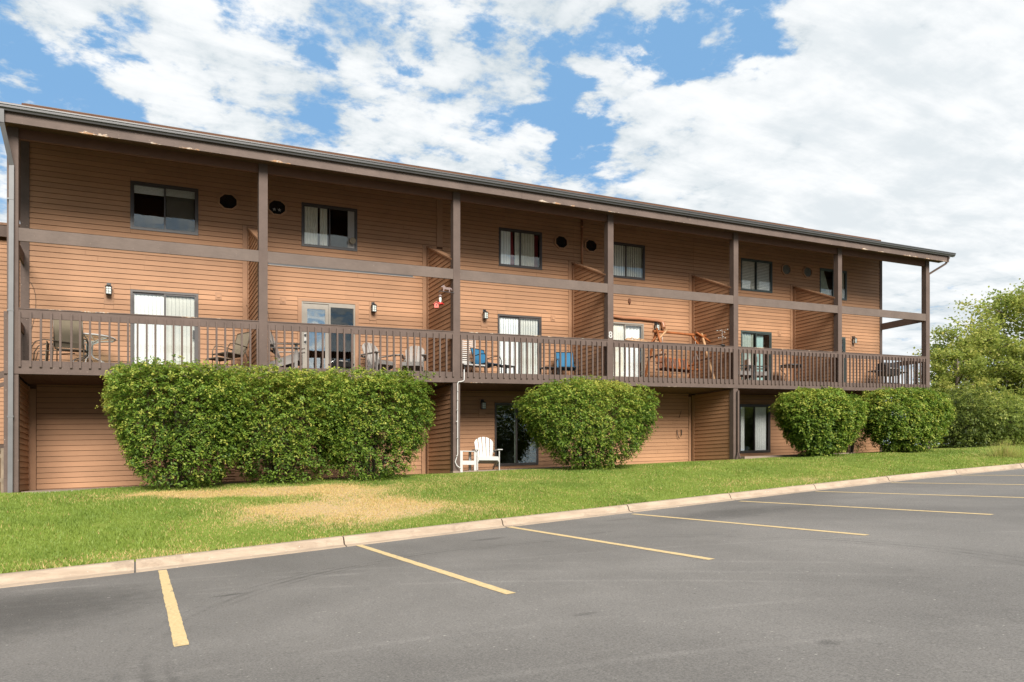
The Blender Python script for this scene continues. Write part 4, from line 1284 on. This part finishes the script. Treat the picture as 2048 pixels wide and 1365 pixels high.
log((.62, -.10, 1.66), (1.22, -.10, 1.40), .034, 'brace')
log((1.02, -.06, 1.30), (1.06, .1, 1.62), .045, 'brace', M_logpale)
log((-1.12, .1, 1.15), (-.86, -.05, 1.50), .032, 'brace')
for i in range(6): box(-.62, .62, -.24 + i * .08, -.172 + i * .08, .42, .445).build('seat_slat', M_logdark if i % 2 else M_log, t)
for i in range(13):
    x = -.60 + i * .1
    MB().hexa([(x - .04, .25, .44), (x + .04, .25, .44), (x + .04, .268, .44), (x - .04, .268, .44), (x - .04, .36, .80), (x + .04, .36, .80), (x + .04, .378, .80), (x - .04, .378, .80)]).build('back_slat', [M_logdark, M_log][i % 3 == 0], t)
log((-.72, -.26, .40), (.72, -.26, .40), .035, 'seat_rail'); log((-.70, .27, .40), (.70, .27, .40), .035, 'seat_rail'); log((-.66, .38, .82), (.66, .38, .82), .026, 'back_rail')
for s in (-1, 1):
    log((s * .66, -.28, .60), (s * .66, .34, .62), .028, 'arm_rest'); log((s * .66, -.24, .40), (s * .66, -.24, .60), .024, 'arm_post')
    MB().tube([(s * .68, 0, 1.56), (s * .68, -.01, 1.05)], .007, 5).build('chain', M_chain, t)
    MB().tube([(s * .68, -.01, 1.05), (s * .70, -.26, .44)], .007, 5).build('chain', M_chain, t)
    MB().tube([(s * .68, -.01, 1.05), (s * .70, .27, .44)], .007, 5).build('chain', M_chain, t)
t = thing('driftwood_planter', 'pale driftwood pieces lying on the balcony rail right of the number 8', 'driftwood', (15.55, .03, Z_RT + .023), 0)
MB().box(-.38, .42, -.03, .04, 0, .03).build('board', M_logpale, t)
for i in range(5):
    x = -.25 + i * .13
    MB().tube([(x - .08, .0, .045), (x, .01, .07 + .02 * (i % 2)), (x + .12, .0, .05)], [.012, .018, .008], 6).build('twig', M_logpale, t)
t = thing('wind_spinner', 'small wire wind spinner with metal cups standing on the balcony rail near the fifth post', 'wind spinner', (18.96, .03, Z_RT + .023), 0)
MB().lathe([(.10, 0), (.09, .03), (.03, .04), (.01, .045)], n=10).build('base', M_black, t)
MB().tube([(0, 0, .04), (0, 0, .52)], .004, 5).build('pole', M_chain, t)
for i in range(4):
    a = R(90 * i + 25); z = .50 if i % 2 else .46
    MB().tube([(0, 0, z), (.16 * math.cos(a), .16 * math.sin(a), z)], .003, 4).build('arm', M_chain, t)
    MB().lathe([(.01, -.02), (.035, .0), (.03, .012)], .17 * math.cos(a), .17 * math.sin(a), 8, z).build('cup', M_chain, t)
for i in range(3):
    a = R(120 * i); MB().lathe([(.008, -.02), (.028, .0), (.02, .012)], .12 * math.cos(a), .12 * math.sin(a), 8, .26).build('cup', M_chain, t)
MB().tube([(-.12, 0, .25), (.12, 0, .25)], .003, 4).build('arm', M_chain, t)
t = thing('wall_ornament', 'small dark metal ornament hung high on the wall above the number 8 balcony door', 'ornament', (16.79, D - .03, 5.02), 0)
MB().lathe([(.005, 0), (.04, .05), (.05, .10), (.035, .14), (.045, .18), (.01, .21)], n=10).build('body', M_logdark, t)
# bay 4
for i, (x, y, rz, lb) in enumerate([(20.75, 1.05, 72, 'grey cushioned patio armchair on a dark frame just right of the fifth post'), (21.55, 1.1, 60, 'grey cushioned patio armchair in front of the dark green balcony door')]):
    t = thing('patio_armchair', lb, 'chair', (x, y, DK), R(rz), 'grey cushioned patio armchairs')
    mb = MB()
    for s in (-1, 1):
        mb.bar((s * .31, -.32, 0), (s * .31, -.32, .56), .05, .05); mb.bar((s * .31, .32, 0), (s * .31, .36, .60), .05, .05); mb.bar((s * .31, -.36, .58), (s * .31, .36, .58), .07, .035)
    mb.bar((-.31, -.32, .24), (.31, -.32, .24), .04, .06); mb.bar((-.31, .32, .24), (.31, .32, .24), .04, .06)
    mb.build('frame', M_black, t)
    box(-.28, .28, -.34, .28, .27, .41).build('seat_cushion', M_greyplastic, t)
    MB().hexa([(-.28, .20, .41), (.28, .20, .41), (.28, .34, .41), (-.28, .34, .41), (-.28, .32, .84), (.28, .32, .84), (.28, .43, .84), (-.28, .43, .84)]).build('back_cushion', M_greyplastic, t)
t = thing('bistro_table', 'dark metal bistro table with curved legs standing before the last partition', 'table', (23.45, 1.35, DK), 0)
MB().lathe([(.40, .70), (.41, .71), (.41, .74), (.40, .75)], n=20).build('table_top', M_black, t)
for a in range(45, 360, 90):
    c, s = math.cos(R(a)), math.sin(R(a))
    MB().tube([(c * .36, s * .36, .699), (c * .30, s * .30, .55), (c * .16, s * .16, .40), (c * .2, s * .2, .2), (c * .34, s * .34, 0)], .014, 6).build('leg', M_black, t)
# bay 5 grill
t = thing('barbecue_grill', 'black barbecue grill with a hood and side shelf on the open right end balcony', 'grill', (28.62, 1.2, DK), R(-8))
hd = MB().prism([(-.26, .62), (.26, .62), (.27, .80), (.18, .95), (-.10, .97), (-.24, .82)], lambda y, z: (.36, y, z), lambda y, z: (-.36, y, z))
hd.build('hood', M_blackcloth, t)
box(-.37, .37, -.25, .26, .48, .617).build('firebox', M_black, t)
box(-.86, -.375, -.2, .2, .60, .63).build('side_shelf', M_black, t); box(.375, .80, -.2, .2, .60, .63).build('side_shelf', M_black, t)
MB().tube([(-.28, -.28, .72), (-.28, -.32, .72), (.28, -.32, .72), (.28, -.28, .72)], .012, 6).build('handle', M_chain, t)
mb = MB()
for sx in (-.33, .33):
    for sy_ in (-.2, .2): mb.bar((sx, sy_, .479), (sx, sy_, .08 if sx > 0 else 0), .035, .035)
mb.box(-.35, .35, -.22, .22, .14, .17); mb.build('cart', M_black, t)
for sy_ in (-.24, .24): MB().tube([(.33, sy_ - .02, .08), (.33, sy_ + .02, .08)], .08, 12).build('wheel', M_black, t)
# ground floor furniture
gz = -.255
adirondack('white_slatted_chair', 'white wooden slatted chair with a rounded back on the lawn edge by the dark door', M_white, (10.82, .42, gz + .0), R(-14), None, 5, .56)
t = thing('white_arm_bench', 'white wooden side table with wide top boards and a lower shelf beside the white pipe', 'table', (10.18, .40, gz - .02), R(4))
mb = None
for i in range(4): box(-.27, .27, -.16 + i * .085, -.082 + i * .085, .545, .567).build('top_board', M_white, t)
for sx in (-.22, .20):
    for sy_ in (-.15, .15): box(sx - .02, sx + .055, sy_ - .012, sy_ + .012, -.02, .544).build('leg', M_white, t)
box(-.20, .20, -.165, -.145, .19, .30).build('apron', M_white, t)
for i in range(3): box(-.20, .24, -.14 + i * .1, -.05 + i * .1, .20, .222).build('shelf_board', M_white, t)
t = thing('drain_pipe', 'thin white drain pipe strapped to the lower post, running from the deck to the lawn', 'pipe', (0, 0, 0), 0)
t['_sh'] = 1
MB().tube([(9.945, -.06, 2.43), (9.945, -.06, 2.15), (9.90, -.07, 2.12), (9.79, -.05, 2.10), (9.765, -.045, 2.06), (9.765, -.045, .20), (9.70, -.03, .0), (9.74, -.06, -.10), (9.84, -.10, -.18)], .014, 8).build('pipe', M_white, t)
for z in (1.85, 1.62, 1.35, 1.05, .62, .15): MB().lathe([(.012, 0), (.022, .012), (.012, .024)], 9.752 + random.uniform(-.03, .02), -.066, 8, z).build('clip', M_white, t)


# ------------------------------------------------------------------ foliage
def snoise(P_, f, seed):
    r = np.random.default_rng(seed); out_ = np.zeros(len(P_))
    for i in range(7):
        d = r.normal(size=3); d /= np.linalg.norm(d); ff = f * (1 + .9 * r.random())
        out_ += np.sin(P_ @ d * ff + r.random() * 6.3 + 1.2 * np.sin(P_ @ np.roll(d, 1) * ff * .6))
    return out_ / 7 * 1.7


def leaf_mesh(name, P_, N_, L_, Wd, tint, mt, parent=None, droop=.25):
    n = len(P_)
    N_ = N_ / np.maximum(np.linalg.norm(N_, axis=1, keepdims=True), 1e-6)
    A = rng.normal(size=(n, 3)); A[:, 2] -= droop
    A -= N_ * np.sum(A * N_, 1, keepdims=True); A /= np.maximum(np.linalg.norm(A, axis=1, keepdims=True), 1e-6)
    S = np.cross(N_, A)
    L_ = L_[:, None]; Wd = Wd[:, None]
    V = np.empty((n, 4, 3), np.float32)
    V[:, 0] = P_ - A * L_ * .5; V[:, 1] = P_ - S * Wd * .5 + N_ * L_ * .06 - A * L_ * .05; V[:, 2] = P_ + A * L_ * .5 - N_ * L_ * .10; V[:, 3] = P_ + S * Wd * .5 + N_ * L_ * .06 - A * L_ * .05
    V = V.reshape(-1, 3)
    me = bpy.data.meshes.new(name)
    me.vertices.add(4 * n); me.vertices.foreach_set('co', V.ravel())
    me.loops.add(4 * n); me.loops.foreach_set('vertex_index', np.arange(4 * n, dtype=np.int32))
    me.polygons.add(n); me.polygons.foreach_set('loop_start', np.arange(0, 4 * n, 4, dtype=np.int32))
    try: me.polygons.foreach_set('loop_total', np.full(n, 4, dtype=np.int32))
    except Exception: pass
    me.update(calc_edges=True)
    a = me.attributes.new('tint', 'FLOAT', 'POINT'); a.data.foreach_set('value', np.repeat(np.clip(tint, 0, 1), 4).astype(np.float32))
    me.materials.append(mt)
    o = bpy.data.objects.new(name, me); C.objects.link(o)
    if parent is not None: o.parent = parent
    return o


def bush(label, cx, cy, rx, ry, zb, zt, n, seed, waist=.5, group='clipped bushes in front of the building', leaf=.058, mt=None, name='clipped_bush', cat='bush', pw=3.0, flatten=.0, yellow=0.0, rough=.05, depth=.10):
    r = np.random.default_rng(seed)
    t = thing(name, label, cat, (cx, cy, zb), 0, group)
    H = zt - zb
    n = int(n * 1.6); per = 11; k = n // per
    d = r.normal(size=(k, 3)); d /= np.linalg.norm(d, axis=1, keepdims=True)
    q = (np.abs(d) ** pw).sum(1) ** (1 / pw)
    u = d / q[:, None]                                   # twig tips on the unit superellipsoid
    s = 1 - np.abs(r.normal(size=k)) * depth
    inner = r.random(k) < .15; s[inner] = r.uniform(.5, .88, inner.sum())
    nz = snoise(u, 3.0, seed + 1) * .065 + snoise(u, 8, seed + 2) * rough * 1.25 + snoise(u, 19, seed + 5) * rough * .7
    s2 = s * (1 + nz) + np.where(r.random(k) < .07, r.uniform(.02, .10, k), 0)
    z01 = (u[:, 2] * s2 + 1) / 2
    tp = waist + (1 - waist) * np.clip(z01 / .78, 0, 1) ** .85
    Pc = np.stack([u[:, 0] * s2 * rx * tp, u[:, 1] * s2 * ry * tp, z01 * H], 1)
    holes_ = snoise(Pc, 3.6, seed + 3)
    keep = ~((holes_ > .62) & (s > .86)) & ~((z01 < .25) & (r.random(k) < .42 + 1.8 * (.25 - z01)))
    Pc, u, s, z01 = Pc[keep], u[keep], s[keep], z01[keep]; k = len(Pc)
    No = np.stack([u[:, 0] / rx, u[:, 1] / ry, u[:, 2] / (H / 2)], 1); No /= np.linalg.norm(No, axis=1, keepdims=True)
    Ns = No * .5 + np.array([0, 0, .8]) + r.normal(size=(k, 3)) * .28; Ns /= np.linalg.norm(Ns, axis=1, keepdims=True)
    Ao = No + r.normal(size=(k, 3)) * .5; Ao -= Ns * np.sum(Ao * Ns, 1, keepdims=True); Ao /= np.linalg.norm(Ao, axis=1, keepdims=True)
    Bo = np.cross(Ns, Ao)
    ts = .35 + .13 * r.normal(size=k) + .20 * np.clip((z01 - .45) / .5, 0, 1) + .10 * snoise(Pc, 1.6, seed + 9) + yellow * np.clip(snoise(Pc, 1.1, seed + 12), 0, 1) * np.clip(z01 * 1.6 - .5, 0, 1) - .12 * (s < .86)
    idl = np.repeat(np.arange(k), per); m = len(idl)
    al = r.uniform(-1, 1, m); ac = r.normal(size=m) * .45 * (1.15 - np.abs(al)); sz = leaf * 1.7
    Pl = Pc[idl] + Ao[idl] * (al * sz)[:, None] + Bo[idl] * (ac * sz)[:, None] + Ns[idl] * (r.normal(size=m) * leaf * .22)[:, None] - np.array([0, 0, 1.0]) * (np.clip(al, 0, 1) ** 2 * leaf * .7)[:, None]
    Nn = Ns[idl] + r.normal(size=(m, 3)) * .38
    L_ = r.uniform(.7, 1.25, m) * leaf * (1.1 - .25 * np.clip(al, 0, 1)); Wd = L_ * r.uniform(.42, .58, m)
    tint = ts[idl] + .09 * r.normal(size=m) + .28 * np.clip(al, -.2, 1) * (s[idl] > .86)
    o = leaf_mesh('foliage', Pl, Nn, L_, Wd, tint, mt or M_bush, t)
    o['kind'] = 'stuff' if False else ''
    del o['kind']
    st = MB(); k = 9
    for i in range(k):
        a = 2 * math.pi * i / k + r.random(); rr = r.uniform(.05, .25)
        x, y = rr * math.cos(a) * rx * .6, rr * math.sin(a) * ry * .6
        pts = [(x, y, -.12), (x * 1.9, y * 1.9, H * .28), (x * 3.2 + r.normal() * .05, y * 3.0, H * .6), (x * 3.6, y * 3.4, H * .85)]
        st.tube(pts, [.026, .020, .012, .006], 5)
        for j in range(5):
            b0 = Vector(pts[1]).lerp(Vector(pts[2]), r.random()); e = b0 + Vector((r.normal() * .35, r.normal() * .3, r.uniform(.1, .4)))
            st.tube([b0, e], [.009, .004], 4)
    st.build('stems', M_stemdark, t, shear=False)
    return t


GB = lambda x, y: float(ground_z(x, y))
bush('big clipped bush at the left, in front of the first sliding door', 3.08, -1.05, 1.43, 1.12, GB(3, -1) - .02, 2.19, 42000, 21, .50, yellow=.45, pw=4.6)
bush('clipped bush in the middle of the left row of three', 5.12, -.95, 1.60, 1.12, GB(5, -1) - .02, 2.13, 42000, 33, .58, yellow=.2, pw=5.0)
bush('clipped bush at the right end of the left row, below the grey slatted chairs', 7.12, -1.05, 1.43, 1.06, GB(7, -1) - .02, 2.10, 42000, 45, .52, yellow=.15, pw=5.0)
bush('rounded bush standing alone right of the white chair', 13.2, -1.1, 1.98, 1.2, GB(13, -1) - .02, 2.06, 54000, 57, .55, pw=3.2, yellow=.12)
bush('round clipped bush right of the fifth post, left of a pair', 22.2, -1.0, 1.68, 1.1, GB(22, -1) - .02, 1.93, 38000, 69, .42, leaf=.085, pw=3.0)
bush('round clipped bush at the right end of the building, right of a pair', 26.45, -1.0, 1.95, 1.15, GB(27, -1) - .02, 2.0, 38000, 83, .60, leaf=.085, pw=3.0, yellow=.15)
bush('thin twiggy bush between the pair at the right end of the building', 24.75, -.1, .9, .6, GB(24.6, -.2) - .02, 1.85, 4200, 95, .8, group=None, leaf=.06, mt=M_hedge, depth=.3, name='twiggy_bush')
# loose hedge beyond the building
hz = [(31.6, .2, 1.9, 1.5, 2.35), (33.6, -.4, 2.0, 1.5, 2.05), (35.6, .2, 2.0, 1.6, 2.3), (37.8, -.2, 2.2, 1.6, 2.2), (40.4, -.6, 2.4, 1.7, 2.5), (34.2, 1.9, 1.8, 1.3, 2.75), (36.8, 2.4, 2.0, 1.4, 3.2), (43.0, -1.0, 2.4, 1.8, 2.6)]
HL = ['loose olive shrub touching the last clipped bush', 'loose olive shrub second from the building at the lawn edge', 'loose olive shrub in the middle of the overgrown hedge', 'loose olive shrub under the yellowish tree', 'loose olive shrub at the right edge of the photo',
      'taller pale shrub rising behind the hedge next to the corner post', 'taller pale shrub rising behind the middle of the hedge', 'loose olive shrub farthest right beyond the lawn']
for i, ((x, y, rx, ry, zt), lb) in enumerate(zip(hz, HL)):
    bush(lb, x, y, rx, ry, GB(x, y) - .55, zt, [9000, 8000, 9000, 8000, 8000, 7000, 7500, 8000][i], 200 + i * 7, .85, group='overgrown shrubs beyond the building', leaf=.105, mt=M_hedge if i in (0, 3) else M_tree, name='overgrown_shrub', pw=1.9, rough=.20, depth=.30, yellow=.15)
t = thing('tall_grass_tuft', 'tall pale grass tuft on the lawn by the kerb at the right edge', 'grass tuft', (27.7, -3.7, GB(27.7, -3.7) - .02))
n = 900; a = rng.uniform(0, 2 * np.pi, n); rr = np.abs(rng.normal(size=n)) * .30; hh = rng.uniform(.25, .75, n) * np.exp(-rr)
bx, by = rr * np.cos(a) * 1.5, rr * np.sin(a); lx, ly = bx * 1.5 + rng.normal(size=n) * .12, by * 1.5 + rng.normal(size=n) * .12
V = np.empty((n, 3, 3), np.float32); V[:, 0] = np.stack([bx - .009, by, bx * 0], 1); V[:, 1] = np.stack([bx + .009, by + .004, bx * 0], 1); V[:, 2] = np.stack([lx, ly, hh], 1)
me = bpy.data.meshes.new('blades'); me.from_pydata(V.reshape(-1, 3).tolist(), [], [(3 * i, 3 * i + 1, 3 * i + 2) for i in range(n)])
at_ = me.attributes.new('tint', 'FLOAT', 'POINT'); at_.data.foreach_set('value', np.repeat(rng.uniform(.4, .85, n), 3).astype(np.float32)); me.materials.append(M_grass)
o = bpy.data.objects.new('blades', me); C.objects.link(o); o.parent = t


def tree(label, x, y, h, crown_z, rad, n, seed, leaf=.12, yellow=.2, nb=26, group='trees beyond the hedge', squash=1.0):
    r = np.random.default_rng(seed); z0 = GB(x, y) - .1
    t = thing('maple_tree', label, 'tree', (x, y, z0), 0, group)
    mb = MB(); tips = []
    top = h - z0
    tr_pts = [(0, 0, 0), (.08, .05, top * .25), (-.05, .1, top * .5), (.05, 0, top * .75), (0, 0, top * .92)]
    mb.tube(tr_pts, [.20, .16, .11, .06, .02], 8)
    for i in range(nb):
        f = .22 + .7 * (i / nb); b0 = Vector((0, 0, top * f)); a = i * 2.4 + r.random()
        ln = rad * (1.0 - .55 * max(0, (f - .45) / .55)) * r.uniform(.75, 1.1)
        e = b0 + Vector((math.cos(a) * ln, math.sin(a) * ln, ln * r.uniform(.25, .55) * squash))
        m_ = b0.lerp(e, .5) + Vector((0, 0, ln * .06))
        mb.tube([b0, m_, e], [.05 * (1.1 - f), .028, .008], 5)
        for j in range(9):
            s_ = r.uniform(.35, 1.0); c = b0.lerp(e, s_)
            e2 = c + Vector((r.normal(), r.normal(), r.uniform(-.1, .9))) * (.32 * rad / 2.6)
            mb.tube([c, e2], [.012, .004], 4, False); tips.append(e2); tips.append(c.lerp(e2, .6))
    mb.build('trunk', M_bark, t, shear=False)
    T = np.array([tuple(q) for q in tips]); k = len(T)
    id_ = r.integers(0, k, n); sp = .17 * rad / 2.6 * (1 + .5 * r.random(k))[id_]
    P_ = T[id_] + r.normal(size=(n, 3)) * np.stack([sp, sp, sp * .7], 1)
    cl = r.normal(size=k)[id_]
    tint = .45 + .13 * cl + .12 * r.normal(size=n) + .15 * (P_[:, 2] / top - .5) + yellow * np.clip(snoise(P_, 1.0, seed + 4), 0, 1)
    Nn = r.normal(size=(n, 3)) * .7 + np.array([0, 0, .8])
    L_ = r.uniform(.6, 1.3, n) * leaf
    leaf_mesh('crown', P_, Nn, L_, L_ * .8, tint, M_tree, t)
    return t


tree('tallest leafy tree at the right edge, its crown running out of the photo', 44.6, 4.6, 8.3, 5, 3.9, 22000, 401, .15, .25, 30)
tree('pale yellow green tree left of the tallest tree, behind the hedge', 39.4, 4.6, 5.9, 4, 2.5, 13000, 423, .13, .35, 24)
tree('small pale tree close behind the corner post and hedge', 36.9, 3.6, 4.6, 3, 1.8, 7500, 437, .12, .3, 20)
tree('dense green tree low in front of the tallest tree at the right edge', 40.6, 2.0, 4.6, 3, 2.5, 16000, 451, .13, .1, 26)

# ------------------------------------------------------------------ grass blades
def grass():
    n = 430000
    x = np.concatenate([rng.uniform(-2.5, 12, int(n * .55)), rng.uniform(12, 44, n - int(n * .55))])
    ky = kerb_y(x) + .33
    yb = np.where((x > .1) & (x < 9.6), -.12, np.where((x > 9.8) & (x < 14.4), .22, np.where(x > 29.6, 3.0, np.where(x > 19.7, -.17, .05))))
    t = rng.random(n); y = ky + (yb - ky) * t
    dens_keep = rng.random(n) < np.where(y > -1.8, .8, 1.0)
    x, y = x[dens_keep], y[dens_keep]; n = len(x)
    bare = np.exp(-(((x - 1.72) / .13) ** 2 + ((y + 4.35) / .14) ** 2)) > .4
    x, y = x[~bare], y[~bare]; n = len(x)
    z = ground_z(x, y) + K * x
    edge = np.exp(-(y - (kerb_y(x) + .33)) / .06)
    h = rng.uniform(.018, .046, n) * (1 + .35 * np.sin(x * 2.1) * np.sin(y * 2.7)) * np.where(x < 3, 1.25, 1.0)
    dr = dry_at(x, y); h *= 1 - .35 * np.clip(dr, 0, 1)
    a = rng.uniform(0, 2 * np.pi, n); wd = rng.uniform(.006, .013, n) * np.clip(x / 18, 1, 2)
    lean = rng.normal(size=(n, 2)) * .45
    V = np.empty((n, 3, 3), np.float32)
    V[:, 0] = np.stack([x - np.cos(a) * wd, y - np.sin(a) * wd, z - .01], 1)
    V[:, 1] = np.stack([x + np.cos(a) * wd, y + np.sin(a) * wd, z - .01], 1)
    V[:, 2] = np.stack([x + lean[:, 0] * h, y + lean[:, 1] * h, z + h], 1)
    me = bpy.data.meshes.new('grass'); me.vertices.add(3 * n); me.vertices.foreach_set('co', V.ravel())
    me.loops.add(3 * n); me.loops.foreach_set('vertex_index', np.arange(3 * n, dtype=np.int32))
    me.polygons.add(n); me.polygons.foreach_set('loop_start', np.arange(0, 3 * n, 3, dtype=np.int32))
    try: me.polygons.foreach_set('loop_total', np.full(n, 3, dtype=np.int32))
    except Exception: pass
    me.update(calc_edges=True)
    P_ = np.stack([x, y, z], 1)
    patch = snoise(P_, .9, 5) * .09 + snoise(P_, 3.1, 6) * .09 + snoise(P_, 9, 8) * .06
    isdry = rng.random(n) < np.clip(dr * 1.0 + .01 + patch * .5, 0, 1)
    tint = np.where(isdry, rng.uniform(.72, 1.0, n), .24 + patch + .10 * rng.random(n) + .10 * np.clip((x - 8) / 14, 0, 1) + .10 * np.clip(-(y + 2) / 3, 0, 1))
    at = me.attributes.new('tint', 'FLOAT', 'POINT'); at.data.foreach_set('value', np.repeat(np.clip(tint, 0, 1), 3).astype(np.float32))
    me.materials.append(M_grass)
    o = bpy.data.objects.new('grass', me); C.objects.link(o)
    tag(o, 'short lawn grass, green with a straw coloured dry patch, between the kerb and the building', 'grass', kind='stuff')


grass()
for o in bpy.data.objects:
    if '_sh' in o: del o['_sh']
